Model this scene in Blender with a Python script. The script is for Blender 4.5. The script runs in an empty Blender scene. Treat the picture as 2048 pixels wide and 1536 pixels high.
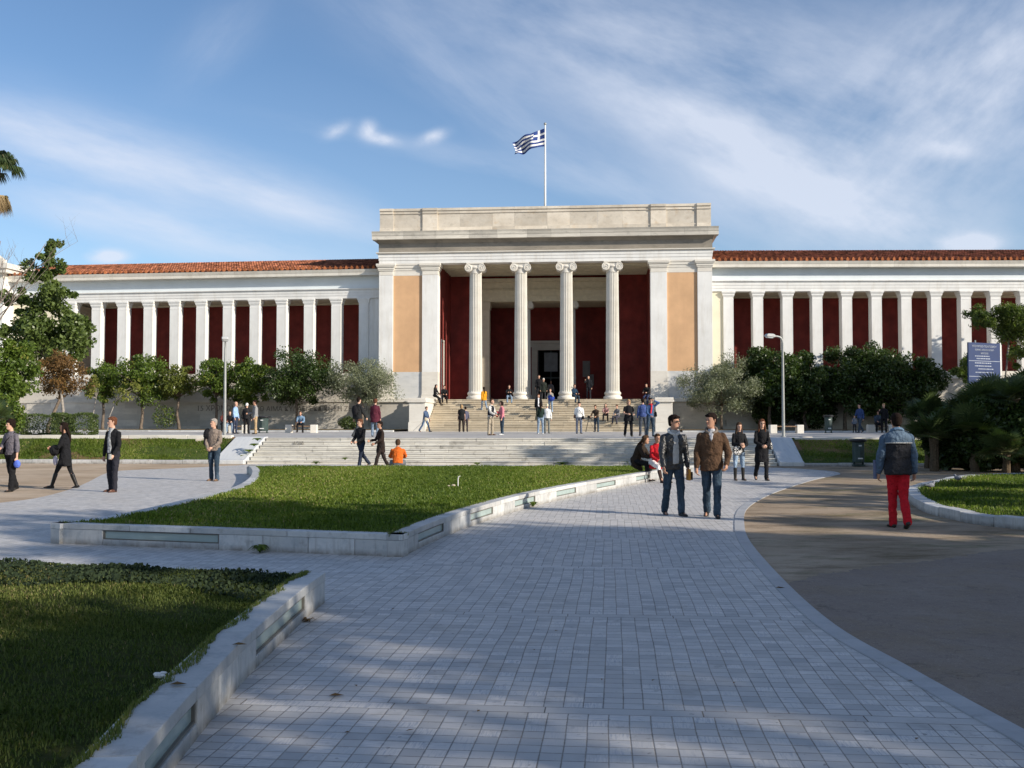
import bpy, bmesh, math, random
import numpy as np
from mathutils import Vector, Matrix, geometry, noise as mnoise
R = math.radians
random.seed(7); rng = np.random.default_rng(11)
SC = bpy.context.scene
COL = SC.collection

# ------------------------------------------------------------------ camera, sky, sun, exposure
F, CAMH, HOR = 2070.0, 1.67, 843.0
PITCH = math.atan((HOR-768.0)/F)
cam = bpy.data.objects.new('camera', bpy.data.cameras.new('camera'))
COL.objects.link(cam); SC.camera = cam
cam.data.sensor_width = 36.0; cam.data.lens = 36.0*F/2048.0
cam.location = (0, 0, CAMH); cam.rotation_euler = (R(90)+PITCH, 0, 0)
cam.data.clip_start = 0.1; cam.data.clip_end = 3000
SUN_AZ, SUN_EL = R(31), R(23)          # horizontal angle of the sun direction, from +X towards -Y
SDIR = Vector((math.cos(SUN_AZ)*math.cos(SUN_EL), -math.sin(SUN_AZ)*math.cos(SUN_EL), math.sin(SUN_EL)))
sun = bpy.data.objects.new('sun', bpy.data.lights.new('sun', 'SUN'))
COL.objects.link(sun); sun.data.energy = 4.6; sun.data.angle = R(0.5); sun.data.color = (1.0, 0.91, 0.78)
sun.rotation_euler = SDIR.to_track_quat('Z', 'Y').to_euler(); sun.location = (40, -20, 40)
SC.view_settings.view_transform = 'Standard'; SC.view_settings.look = 'None'
SC.view_settings.exposure = 0.42; SC.view_settings.gamma = 1

class NB:
    """tiny expression helper over a node tree"""
    def __init__(s, nt): s.nt = nt
    def n(s, t, **kw):
        nd = s.nt.nodes.new(t)
        for k, v in kw.items(): setattr(nd, k, v)
        return nd
    def put(s, sock, v):
        if hasattr(v, 'is_linked') or isinstance(v, bpy.types.NodeSocket): s.nt.links.new(v, sock)
        else: sock.default_value = v
    def m(s, op, a, b=0.0, c=None, clamp=False):
        nd = s.n('ShaderNodeMath', operation=op, use_clamp=clamp)
        s.put(nd.inputs[0], a); s.put(nd.inputs[1], b)
        if c is not None: s.put(nd.inputs[2], c)
        return nd.outputs[0]
    def add(s, *a):
        r = a[0]
        for x in a[1:]: r = s.m('ADD', r, x)
        return r
    def mul(s, *a):
        r = a[0]
        for x in a[1:]: r = s.m('MULTIPLY', r, x)
        return r
    def sub(s, a, b): return s.m('SUBTRACT', a, b)
    def ramp(s, x, lo, hi, a=0.0, b=1.0):
        nd = s.n('ShaderNodeMapRange'); nd.clamp = True
        s.put(nd.inputs[0], x); nd.inputs[1].default_value = lo; nd.inputs[2].default_value = hi
        nd.inputs[3].default_value = a; nd.inputs[4].default_value = b
        return nd.outputs[0]
    def vec(s, x, y, z):
        nd = s.n('ShaderNodeCombineXYZ')
        for i, v in enumerate((x, y, z)): s.put(nd.inputs[i], v)
        return nd.outputs[0]
    def noise(s, v, scale, detail=3.0, rough=0.55):
        nd = s.n('ShaderNodeTexNoise'); nd.inputs['Scale'].default_value = scale
        nd.inputs['Detail'].default_value = detail; nd.inputs['Roughness'].default_value = rough
        if v is not None: s.put(nd.inputs['Vector'], v)
        return nd.outputs[0]
    def mix(s, f, a, b):
        nd = s.n('ShaderNodeMix', data_type='RGBA')
        s.put(nd.inputs[0], f)
        s.put(nd.inputs[6], (*a, 1) if isinstance(a, tuple) and len(a) == 3 else a)
        s.put(nd.inputs[7], (*b, 1) if isinstance(b, tuple) and len(b) == 3 else b)
        return nd.outputs[2]
    def sep(s, v):
        nd = s.n('ShaderNodeSeparateXYZ'); s.put(nd.inputs[0], v); return nd.outputs

def build_world():
    w = bpy.data.worlds.new('World'); SC.world = w; w.use_nodes = True
    nt = w.node_tree; nb = NB(nt); bg = nt.nodes['Background']
    sky = nb.n('ShaderNodeTexSky', sky_type='NISHITA'); sky.sun_disc = False
    sky.sun_elevation = SUN_EL; sky.sun_rotation = R(90)+SUN_AZ
    sky.altitude = 100; sky.air_density = 1.0; sky.dust_density = 0.3; sky.ozone_density = 4.0
    bg.inputs[1].default_value = 0.105
    tc = nb.n('ShaderNodeTexCoord'); d = nb.sep(tc.outputs['Generated'])
    y = nb.m('MAXIMUM', d[1], 0.08)
    u = nb.m('DIVIDE', d[0], y); v = nb.m('DIVIDE', d[2], y)      # directions as seen towards +Y
    def streak(cx, cy, a, b, ang, amt, nsc=(2.2, 9.0), thr=(0.42, 0.72), seed=0.0, det=6):
        # cx, cy in units of image pixels/2070 measured from the horizon straight ahead
        cx = (cx-1024)/F; cy = (HOR-cy)/F; a /= F; b /= F
        ca, sa = math.cos(R(ang)), math.sin(R(ang))
        du = nb.sub(u, cx); dv = nb.sub(v, cy)
        p = nb.add(nb.mul(du, ca), nb.mul(dv, sa)); q = nb.sub(nb.mul(dv, ca), nb.mul(du, sa))
        e = nb.add(nb.m('POWER', nb.m('ABSOLUTE', nb.mul(p, 1/a)), 2.0), nb.m('POWER', nb.m('ABSOLUTE', nb.mul(q, 1/b)), 2.0))
        g = nb.m('EXPONENT', nb.mul(e, -1.0))
        nz = nb.noise(nb.vec(nb.add(nb.mul(p, nsc[0]), seed), nb.mul(q, nsc[1]), seed), 2.0, det, 0.6)
        return nb.mul(g, nb.ramp(nz, thr[0], thr[1]), amt)
    parts = [
        streak(200, 300, 430, 72, -15, 1.25, thr=(0.25, 0.7), seed=1.3),
        streak(560, 395, 320, 40, -17, 1.1, thr=(0.2, 0.7), seed=2.1),
        streak(250, 420, 440, 56, -14, 0.85, thr=(0.3, 0.75), seed=4.7),
        streak(400, 480, 400, 44, -12, 0.8, thr=(0.25, 0.75), seed=3.7),
        streak(900, 140, 360, 60, -40, 0.62, thr=(0.3, 0.8), seed=5.2),
        streak(1000, 330, 420, 30, -12, 0.60, thr=(0.3, 0.75), seed=6.3),
        streak(1220, 350, 340, 46, -28, 0.65, thr=(0.3, 0.75), seed=7.9),
        streak(1150, 90, 440, 140, -22, 0.70, (2.2, 5.0), (0.36, 0.72), 8.8),
        streak(1560, 330, 440, 120, -28, 1.15, (2.5, 6.0), (0.32, 0.68), 9.4),
        streak(1950, 170, 350, 200, 40, 1.2, (2.5, 5.0), (0.3, 0.62), 10.9),
        streak(1720, 430, 320, 85, -14, 0.95, (2.5, 6.0), (0.32, 0.7), 12.2),
        streak(1500, 120, 540, 170, -18, 0.75, (3.0, 8.0), (0.36, 0.75), 13.1),
        streak(430, 70, 120, 55, 50, 0.40, (3, 8), (0.3, 0.7), 14.6),
        streak(668, 255, 26, 13, 25, 0.75, (12, 18), (0.25, 0.7), 15.0),
        streak(734, 254, 17, 17, -40, 0.95, (12, 16), (0.2, 0.65), 16.5),
        streak(762, 273, 32, 11, -10, 0.9, (12, 16), (0.2, 0.65), 17.5),
        streak(864, 270, 27, 12, 20, 0.9, (12, 16), (0.2, 0.65), 18.5),
        streak(212, 512, 36, 13, 0, 1.2, (9, 14), (0.2, 0.5), 19.0),
        streak(1942, 488, 52, 18, 4, 1.4, (9, 14), (0.2, 0.55), 20.0),
        streak(1905, 292, 60, 18, -5, 0.45, (6, 12), (0.25, 0.6), 21.0),
    ]
    mask = nb.m('MINIMUM', nb.add(nb.mul(nb.add(*parts[:13]), 0.62), nb.add(*parts[13:])), 0.78)
    haze = nb.ramp(v, 0.0, 0.36, 0.16, 0.0)
    back = nb.mul(nb.m('LESS_THAN', d[1], 0.0), nb.m('GREATER_THAN', d[2], 0.0), nb.ramp(nb.noise(tc.outputs['Generated'], 2.5, 5), 0.4, 0.65), 0.55)  # unseen cloud cover added behind the camera to brighten the shaded areas
    haze = nb.m('MAXIMUM', haze, back)
    mask = nb.m('MAXIMUM', mask, haze)
    cl = nb.mix(mask, sky.outputs[0], (5.6, 6.0, 6.9))
    nt.links.new(cl, bg.inputs[0])
build_world()

# ------------------------------------------------------------------ pixel <-> place helpers (used only to read distances off the photograph)
def ray(px, py):
    c, s = math.cos(PITCH), math.sin(PITCH)
    x, y, z = px-1024.0, F, 768.0-py
    return Vector((x, y*c-z*s, y*s+z*c))
def gp(px, py, z=0.0):
    d = ray(px, py); t = (z-CAMH)/d.z
    return Vector((d.x*t, d.y*t, z))
def at(px, py, Y):
    d = ray(px, py); t = Y/d.y
    return Vector((d.x*t, Y, CAMH+d.z*t))
TH = R(5.0)
def frame(x, y, ang, z=0.0): return Matrix.Translation((x, y, z)) @ Matrix.Rotation(-ang, 4, 'Z')

# ------------------------------------------------------------------ object helpers
def tag(o, label=None, cat=None, group=None, kind=None):
    if label: o['label'] = label
    if cat: o['category'] = cat
    if group: o['group'] = group
    if kind: o['kind'] = kind
    return o
def empty(name, loc, rz=0.0, **kw):
    o = bpy.data.objects.new(name, None); COL.objects.link(o); o.empty_display_size = 0.2
    o.location = loc; o.rotation_euler = (0, 0, rz); return tag(o, **kw)
def parent(o, p):
    """parent keeping the world place (builders write world coordinates)"""
    if p is None: return o
    M = Matrix.Identity(4); q = p; chain = []
    while q is not None: chain.append(q); q = q.parent
    for q in reversed(chain): M = M @ q.matrix_parent_inverse @ q.matrix_basis
    o.parent = p; o.matrix_parent_inverse = M.inverted(); return o
def kids(o): return [c for c in bpy.data.objects if c.parent == o]
def copy_tree(o, par=None, cache=None):
    c = o.copy(); COL.objects.link(c)
    if par is not None: c.parent = par
    for ch in kids(o): copy_tree(ch, c)
    return c

class MB:
    """collects shapes; build() links them as ONE mesh object"""
    def __init__(s, M=None): s.v = []; s.f = []; s.t = []; s.mi = []; s.M = M or Matrix.Identity(4); s.tone = 0.5; s.mat = 0
    def add(s, vs, fs, M=None):
        b = len(s.v); MM = s.M if M is None else s.M @ M
        s.v += [MM @ Vector(p) for p in vs]
        s.f += [tuple(i+b for i in f) for f in fs]; s.t += [s.tone]*len(fs); s.mi += [s.mat]*len(fs); return s
    def box(s, x0, x1, y0, y1, z0, z1, M=None):
        x0, x1 = sorted((x0, x1)); y0, y1 = sorted((y0, y1)); z0, z1 = sorted((z0, z1))
        vs = [(x, y, z) for z in (z0, z1) for y in (y0, y1) for x in (x0, x1)]
        return s.add(vs, [(0, 2, 3, 1), (4, 5, 7, 6), (0, 1, 5, 4), (2, 6, 7, 3), (0, 4, 6, 2), (1, 3, 7, 5)], M)
    def prism(s, pts, a0, a1, axis='x', M=None):
        """profile pts (p,q) extruded along axis; axis x: (y,z) profile, axis z: (x,y), axis y: (x,z)"""
        n = len(pts)
        def P(a, p): return {'x': (a, p[0], p[1]), 'y': (p[0], a, p[1]), 'z': (p[0], p[1], a)}[axis]
        vs = [P(a0, p) for p in pts]+[P(a1, p) for p in pts]
        fs = [(i, (i+1) % n, (i+1) % n+n, i+n) for i in range(n)]+[tuple(range(n))[::-1], tuple(range(n, 2*n))]
        return s.add(vs, fs, M)
    def rings(s, rs, close=True, cap=True):
        n = len(rs[0]); vs = [p for r in rs for p in r]; fs = []
        for k in range(len(rs)-1):
            for i in range(n if close else n-1):
                j = (i+1) % n; fs.append((k*n+i, k*n+j, (k+1)*n+j, (k+1)*n+i))
        if cap: fs += [tuple(range(n))[::-1], tuple(range((len(rs)-1)*n, len(rs)*n))]
        return s.add(vs, fs)
    def lathe(s, prof, x=0, y=0, n=24, fl=0, fd=0.0):
        rs = []
        for r, z in prof:
            rs.append([(x+(r*(1-fd*abs(math.sin(fl*math.pi*i/n))**0.8 if fl and r > 0 else r))*0+(r*(1-(fd*abs(math.sin(fl*math.pi*i/n))**0.8 if fl else 0)))*math.cos(2*math.pi*i/n),
                        y+(r*(1-(fd*abs(math.sin(fl*math.pi*i/n))**0.8 if fl else 0)))*math.sin(2*math.pi*i/n), z) for i in range(n)])
        return s.rings(rs)
    def tube(s, pts, rad, n=8):
        pts = [Vector(p) for p in pts]
        if not isinstance(rad, (list, tuple)): rad = [rad]*len(pts)
        rs = []; ref = None
        for i, p in enumerate(pts):
            d = (pts[min(i+1, len(pts)-1)]-pts[max(i-1, 0)]).normalized()
            if ref is None: ref = Vector((1, 0, 0)) if abs(d.x) < 0.8 else Vector((0, 1, 0))
            a = (ref-d*ref.dot(d)).normalized(); b = d.cross(a); ref = a
            rs.append([p+(a*math.cos(2*math.pi*k/n)+b*math.sin(2*math.pi*k/n))*rad[i] for k in range(n)])
        return s.rings(rs)
    def ball(s, c, r, n=10, m=7):
        c = Vector(c); r = Vector(r) if isinstance(r, (tuple, list, Vector)) else Vector((r, r, r))
        rs = []
        for j in range(m+1):
            t = math.pi*(j+0.0)/m; t = min(max(t, 0.12), math.pi-0.12)
            rs.append([(c.x+r.x*math.sin(t)*math.cos(2*math.pi*i/n), c.y+r.y*math.sin(t)*math.sin(2*math.pi*i/n), c.z-r.z*math.cos(t)) for i in range(n)])
        return s.rings(rs)
    def build(s, name, mats, par=None, smooth=False, bevel=0.0, fixn=False):
        me = bpy.data.meshes.new(name)
        me.from_pydata([tuple(v) for v in s.v], [], s.f)
        if not isinstance(mats, (list, tuple)): mats = [mats]
        for m in mats: me.materials.append(m)
        me.polygons.foreach_set('material_index', s.mi)
        at_ = me.attributes.new('tone', 'FLOAT', 'FACE'); at_.data.foreach_set('value', s.t)
        if fixn:
            bm = bmesh.new(); bm.from_mesh(me); bmesh.ops.recalc_face_normals(bm, faces=bm.faces); bm.to_mesh(me); bm.free()
        if smooth:
            me.polygons.foreach_set('use_smooth', [True]*len(me.polygons))
            if smooth != 'all':
                bm = bmesh.new(); bm.from_mesh(me)
                for e in bm.edges:
                    if len(e.link_faces) == 2 and e.calc_face_angle(0) > R(38): e.smooth = False
                bm.to_mesh(me); bm.free()
        me.update()
        o = bpy.data.objects.new(name, me); COL.objects.link(o)
        if bevel:
            b = o.modifiers.new('bevel', 'BEVEL'); b.width = bevel; b.segments = 2; b.limit_method = 'ANGLE'
        return parent(o, par)
def fastmesh(name, V, faces, mat, tone=None, par=None, smooth=False):
    """V (n,3) array, faces (m,k) int array"""
    me = bpy.data.meshes.new(name); m, k = faces.shape
    me.vertices.add(len(V)); me.vertices.foreach_set('co', np.asarray(V, dtype=np.float32).ravel())
    me.loops.add(m*k); me.loops.foreach_set('vertex_index', faces.astype(np.int32).ravel())
    me.polygons.add(m); me.polygons.foreach_set('loop_start', np.arange(0, m*k, k, dtype=np.int32))
    try: me.polygons.foreach_set('loop_total', np.full(m, k, dtype=np.int32))
    except Exception: pass
    for q in (mat if isinstance(mat, (list, tuple)) else [mat]): me.materials.append(q)
    if tone is not None:
        a = me.attributes.new('tone', 'FLOAT', 'FACE'); a.data.foreach_set('value', np.asarray(tone, dtype=np.float32))
    me.update(calc_edges=True); me.validate()
    o = bpy.data.objects.new(name, me); COL.objects.link(o); return parent(o, par)
def smooth_line(pts, n=8, closed=False):
    P = [Vector(p) for p in pts]; out = []
    L = len(P)
    for i in range(L if closed else L-1):
        p0, p1, p2, p3 = (P[(i-1) % L], P[i], P[(i+1) % L], P[(i+2) % L]) if closed else (P[max(i-1, 0)], P[i], P[i+1], P[min(i+2, L-1)])
        for k in range(n):
            t = k/n
            out.append(0.5*((2*p1)+(-p0+p2)*t+(2*p0-5*p1+4*p2-p3)*t*t+(-p0+3*p1-3*p2+p3)*t**3))
    if not closed: out.append(P[-1])
    return out
def sheet(name, pts, z, mat, kind='structure', par=None):
    pts = [Vector((p[0], p[1], 0)) for p in pts]
    tri = geometry.tessellate_polygon([pts])
    me = bpy.data.meshes.new(name); me.from_pydata([(p.x, p.y, z) for p in pts], [], [tuple(t) for t in tri])
    bm = bmesh.new(); bm.from_mesh(me)
    for f in bm.faces:
        if f.normal.z < 0: f.normal_flip()
    bm.to_mesh(me); bm.free(); me.materials.append(mat)
    o = bpy.data.objects.new(name, me); COL.objects.link(o)
    if kind: o['kind'] = kind
    return parent(o, par)
def inside(P, poly):
    """points (n,2) inside polygon"""
    x, y = P[:, 0], P[:, 1]; r = np.zeros(len(P), bool); n = len(poly)
    for i in range(n):
        x1, y1 = poly[i][0], poly[i][1]; x2, y2 = poly[(i+1) % n][0], poly[(i+1) % n][1]
        c = ((y1 > y) != (y2 > y)) & (x < (x2-x1)*(y-y1)/((y2-y1) or 1e-9)+x1)
        r ^= c
    return r

# ------------------------------------------------------------------ materials
MC = {}
def base(name, rough=0.8, spec=0.3):
    m = bpy.data.materials.new(name); m.use_nodes = True
    b = m.node_tree.nodes['Principled BSDF']; b.inputs['Roughness'].default_value = rough
    b.inputs['Specular IOR Level'].default_value = spec
    return m, NB(m.node_tree), b
def bump(nb, b, h, strength, dist=0.02):
    n = nb.n('ShaderNodeBump'); n.inputs['Strength'].default_value = strength; n.inputs['Distance'].default_value = dist
    nb.put(n.inputs['Height'], h); nb.nt.links.new(n.outputs[0], b.inputs['Normal'])
def world_pos(nb): return nb.n('ShaderNodeNewGeometry').outputs['Position']
def obj_pos(nb): return nb.n('ShaderNodeTexCoord').outputs['Object']
def tone_attr(nb):
    a = nb.n('ShaderNodeAttribute'); a.attribute_name = 'tone'; return a.outputs['Fac']
def solid(name, col, rough=0.8, var=0.12, scale=3.0, bmp=0.0, bscale=20.0, spec=0.3, metal=0.0, tone=0.0, streak=None):
    if name in MC: return MC[name]
    m, nb, b = base(name, rough, spec); b.inputs['Metallic'].default_value = metal
    P = obj_pos(nb)
    n = nb.noise(P, scale, 4, 0.6)
    dark = tuple(c*(1-var*1.6) for c in col); lite = tuple(min(1, c*(1+var)) for c in col)
    c = nb.mix(nb.ramp(n, 0.3, 0.7), dark, lite)
    if tone:
        t = tone_attr(nb); f = nb.ramp(t, 0, 1, 1-tone, 1+tone)
        mm = nb.n('ShaderNodeVectorMath', operation='SCALE'); nb.put(mm.inputs[0], c); nb.put(mm.inputs['Scale'], f); c = mm.outputs[0]
    if streak:  # vertical grime streaks: (colour, amount, scale)
        s = nb.sep(P); q = nb.noise(nb.vec(nb.mul(s[0], streak[2]), nb.mul(s[1], streak[2]), nb.mul(s[2], streak[2]*0.12)), 1.0, 5, 0.7)
        c = nb.mix(nb.mul(nb.ramp(q, 0.5, 0.75), streak[1]), c, streak[0])
    nb.put(b.inputs['Base Color'], c)
    if bmp: bump(nb, b, nb.noise(P, bscale, 4, 0.6), bmp)
    MC[name] = m; return m
def marble(name, c1, c2, scale=1.2, vein=0.35, stain=(0.30, 0.24, 0.16), stain_amt=0.3, rough=0.55, tone=0.2, bmp=0.08, veincol=None, stretch=(1, 1, 3.0)):
    if name in MC: return MC[name]
    m, nb, b = base(name, rough, 0.35); P = obj_pos(nb); t = tone_attr(nb)
    s = nb.sep(P); off = nb.mul(t, 37.0)
    PP = nb.vec(nb.add(nb.mul(s[0], stretch[0]), off), nb.mul(s[1], stretch[1]), nb.add(nb.mul(s[2], stretch[2]), off))
    n = nb.noise(PP, scale, 6, 0.65); n2 = nb.noise(PP, scale*3.3, 8, 0.7)
    c = nb.mix(nb.ramp(n, 0.3, 0.7), c1, c2)
    vc = veincol or tuple(x*0.62 for x in c2)
    c = nb.mix(nb.mul(nb.ramp(n2, 0.52, 0.72), vein), c, vc)
    st = nb.ramp(nb.noise(P, scale*1.7, 5, 0.7), 0.56, 0.78)
    c = nb.mix(nb.mul(st, stain_amt), c, stain)
    if name == 'kerb_marble':
        gr = nb.mul(nb.ramp(s[2], 0.015, 0.085, 1.0, 0.0), nb.ramp(nb.noise(P, 6, 4, 0.7), 0.35, 0.6, 0.35, 1.0))
        c = nb.mix(nb.mul(gr, 0.7), c, (0.13, 0.105, 0.075))
        dr = nb.ramp(nb.noise(nb.vec(nb.mul(s[0], 16), nb.mul(s[1], 16), nb.mul(s[2], 1.2)), 1.0, 4, 0.7), 0.52, 0.72)
        c = nb.mix(nb.mul(dr, nb.ramp(s[2], 0.27, 0.10, 0.1, 0.55)), c, (0.20, 0.185, 0.165))
    f = nb.ramp(t, 0, 1, 1-tone, 1+tone*0.6)
    mm = nb.n('ShaderNodeVectorMath', operation='SCALE'); nb.put(mm.inputs[0], c); nb.put(mm.inputs['Scale'], f)
    nb.put(b.inputs['Base Color'], mm.outputs[0])
    bump(nb, b, nb.noise(P, 14, 5, 0.7), bmp, 0.03)
    MC[name] = m; return m
def leafmat(name, c1, c2, trans=0.35, rough=0.5, c3=None):
    if name in MC: return MC[name]
    m, nb, b = base(name, rough, 0.4); t = tone_attr(nb)
    c = nb.mix(nb.ramp(t, 0.0, 0.85), c1, c2)
    if c3: c = nb.mix(nb.ramp(t, 0.88, 0.97), c, c3)
    nb.put(b.inputs['Base Color'], c)
    tr = nb.n('ShaderNodeBsdfTranslucent'); g = nb.n('ShaderNodeVectorMath', operation='MULTIPLY')
    nb.put(g.inputs[0], c); g.inputs[1].default_value = (1.3, 1.5, 0.6); nb.put(tr.inputs[0], g.outputs[0])
    mx = nb.n('ShaderNodeMixShader'); mx.inputs[0].default_value = trans
    out = m.node_tree.nodes['Material Output']; L = m.node_tree.links
    L.new(b.outputs[0], mx.inputs[1]); L.new(tr.outputs[0], mx.inputs[2]); L.new(mx.outputs[0], out.inputs[0])
    MC[name] = m; return m
def cloth(col, rough=0.9, var=0.18, spec=0.2, pattern=None):
    key = 'cloth_%.3f_%.3f_%.3f_%s' % (*col, pattern or rough)
    if key in MC: return MC[key]
    m, nb, b = base(key, rough, spec); P = obj_pos(nb)
    n = nb.noise(P, 9, 4, 0.6); c = nb.mix(nb.ramp(n, 0.3, 0.7), tuple(x*(1-var) for x in col), tuple(min(1, x*(1+var)) for x in col))
    if pattern == 'jeans':
        s = nb.sep(P); q = nb.noise(nb.vec(nb.mul(s[0], 9), nb.mul(s[1], 5), nb.mul(s[2], 2.4)), 1.0, 4, 0.6)
        c = nb.mix(nb.ramp(q, 0.5, 0.75), c, tuple(min(1, x*1.9+0.015) for x in col))
    if pattern == 'blotch':
        c = nb.mix(nb.ramp(nb.noise(P, 34, 2, 0.5), 0.52, 0.56), c, (0.75, 0.73, 0.7))
    nb.put(b.inputs['Base Color'], c)
    h = nb.add(nb.noise(P, 14, 3, 0.55), nb.mul(nb.noise(P, 160, 1), 0.04))
    bump(nb, b, h, 0.9, 0.05)
    MC[key] = m; return m

def paver_mat():
    m, nb, b = base('marble_paving', 0.5, 0.4); P = world_pos(nb); s = nb.sep(P)
    c_, s_ = math.cos(R(5.6)), math.sin(R(5.6))
    wob = nb.mul(nb.sub(nb.noise(P, 0.5, 2), 0.5), 0.06)
    u = nb.add(nb.sub(nb.mul(s[0], c_), nb.mul(s[1], s_)), wob)
    v = nb.add(nb.mul(s[0], s_), nb.mul(s[1], c_), nb.mul(nb.sub(nb.noise(P, 0.35, 2), 0.5), 0.06))
    SP = 2.95; v0 = nb.m('ADD', v, 51*SP-5.97)
    vm = nb.m('MODULO', v0, SP)                        # distance past a cross band
    band = nb.m('LESS_THAN', vm, 0.125)
    seg = nb.m('FLOOR', nb.m('DIVIDE', v0, SP))
    tw, th = 0.1165, 0.1177
    uu = nb.m('DIVIDE', nb.add(u, nb.mul(seg, 0.037), 40.0), tw); vv = nb.m('DIVIDE', nb.sub(vm, 0.125), th)
    # bands are long slabs
    bu = nb.m('DIVIDE', nb.add(u, 40.0), 0.9)
    fu = nb.m('FRACT', uu); fv = nb.m('FRACT', vv)
    eu = nb.mul(nb.m('MINIMUM', fu, nb.sub(1.0, fu)), tw); ev = nb.mul(nb.m('MINIMUM', fv, nb.sub(1.0, fv)), th)
    jn = nb.noise(P, 26, 3, 0.6); jw = nb.ramp(jn, 0.3, 0.7, 0.0036, 0.0080)
    jwv = nb.mul(jw, 1.05)
    ju = nb.sub(1.0, nb.m('SMOOTH_MIN', nb.m('DIVIDE', eu, jw), 1.0, 0.3)); jv = nb.sub(1.0, nb.m('SMOOTH_MIN', nb.m('DIVIDE', ev, jwv), 1.0, 0.3))
    jt = nb.m('MAXIMUM', nb.m('MAXIMUM', ju, 0.0), nb.m('MAXIMUM', jv, 0.0))
    fb = nb.m('FRACT', bu); eb = nb.mul(nb.m('MINIMUM', fb, nb.sub(1.0, fb)), 0.9)
    evb = nb.m('MINIMUM', vm, nb.m('ABSOLUTE', nb.sub(vm, 0.125)))
    jb = nb.m('MAXIMUM', nb.m('LESS_THAN', eb, 0.004), nb.m('LESS_THAN', evb, 0.004))
    notb = nb.sub(1.0, band)
    joint = nb.add(nb.mul(jt, notb), nb.mul(jb, band))
    wn = nb.n('ShaderNodeTexWhiteNoise'); wn.noise_dimensions = '3D'
    nb.put(wn.inputs['Vector'], nb.vec(nb.add(nb.mul(nb.m('FLOOR', uu), notb), nb.mul(nb.m('FLOOR', bu), band)), nb.add(nb.mul(nb.m('FLOOR', vv), notb), nb.mul(band, 77.0)), seg))
    rnd = wn.outputs['Value']; rc = nb.sep(wn.outputs['Color'])
    dirf = nb.m('GREATER_THAN', rc[1], 0.55)
    st_u = nb.noise(nb.vec(nb.mul(u, 110), nb.mul(v, 9), nb.mul(rnd, 50)), 1.0, 3, 0.6)
    st_v = nb.noise(nb.vec(nb.mul(u, 9), nb.mul(v, 110), nb.mul(rnd, 50)), 1.0, 3, 0.6)
    st = nb.add(nb.mul(st_u, dirf), nb.mul(st_v, nb.sub(1.0, dirf)))
    c = nb.mix(nb.m('POWER', rnd, 1.0), (0.40, 0.395, 0.39), (0.64, 0.61, 0.575))
    c = nb.mix(nb.mul(nb.ramp(st, 0.46, 0.68), nb.ramp(rc[0], 0.3, 1.0), 0.65), c, (0.20, 0.24, 0.32))
    c = nb.mix(nb.mul(nb.ramp(nb.noise(P, 0.8, 4, 0.6), 0.45, 0.75), 0.28), c, (0.58, 0.53, 0.47))
    c = nb.mix(nb.mul(nb.ramp(nb.noise(P, 2.2, 5, 0.7), 0.55, 0.75), 0.45), c, (0.20, 0.18, 0.16))
    c = nb.mix(nb.mul(nb.ramp(nb.noise(P, 7.5, 4, 0.65), 0.62, 0.72), 0.4), c, (0.13, 0.12, 0.11))
    spots = nb.ramp(nb.noise(P, 18, 2, 0.5), 0.72, 0.76)
    c = nb.mix(nb.mul(spots, 0.6), c, (0.08, 0.075, 0.07))
    gum = nb.ramp(nb.noise(P, 42, 1, 0.4), 0.76, 0.79)
    c = nb.mix(nb.mul(gum, 0.5), c, (0.12, 0.11, 0.10))
    dirt = nb.mix(nb.ramp(nb.noise(P, 1.3, 3), 0.4, 0.6), (0.17, 0.13, 0.09), (0.065, 0.055, 0.045))
    c = nb.mix(nb.mul(joint, nb.ramp(nb.noise(P, 3.1, 3), 0.3, 0.6, 0.72, 1.0)), c, dirt)
    nb.put(b.inputs['Base Color'], c)
    nb.put(b.inputs['Roughness'], nb.ramp(nb.noise(P, 5, 3), 0.3, 0.7, 0.42, 0.72))
    bump(nb, b, nb.sub(nb.add(nb.mul(nb.noise(P, 60, 3), 0.12), nb.mul(rnd, 0.25)), joint), 0.35, 0.006)
    return m
def dirt_mat():
    m, nb, b = base('packed_earth', 0.95, 0.15); P = world_pos(nb); s = nb.sep(P)
    st = nb.vec(nb.mul(s[0], 0.45), s[1], 0.0)
    c = nb.mix(nb.ramp(nb.noise(P, 0.35, 5, 0.6), 0.35, 0.65), (0.41, 0.31, 0.215), (0.52, 0.415, 0.31))
    c = nb.mix(nb.ramp(s[0], 2.0, 5.0, 0.0, 0.45), c, (0.24, 0.185, 0.13))
    c = nb.mix(nb.mul(nb.ramp(nb.noise(st, 1.1, 6, 0.72), 0.46, 0.66), nb.ramp(s[0], -6.0, 3.0, 0.45, 0.95)), c, (0.17, 0.125, 0.075))
    c = nb.mix(nb.mul(nb.ramp(nb.noise(st, 0.8, 6, 0.75), 0.53, 0.68), nb.ramp(s[0], 0.0, 3.0), 0.85), c, (0.12, 0.125, 0.055))
    c = nb.mix(nb.ramp(nb.noise(P, 45, 3, 0.6), 0.62, 0.72, 0, 0.5), c, (0.50, 0.46, 0.40))
    c = nb.mix(nb.ramp(nb.noise(P, 30, 2, 0.6), 0.66, 0.72, 0, 0.7), c, (0.10, 0.08, 0.06))
    nb.put(b.inputs['Base Color'], c); bump(nb, b, nb.add(nb.noise(P, 5, 6, 0.7), nb.mul(nb.noise(P, 60, 3, 0.7), 0.3)), 0.6, 0.05); return m
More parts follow.
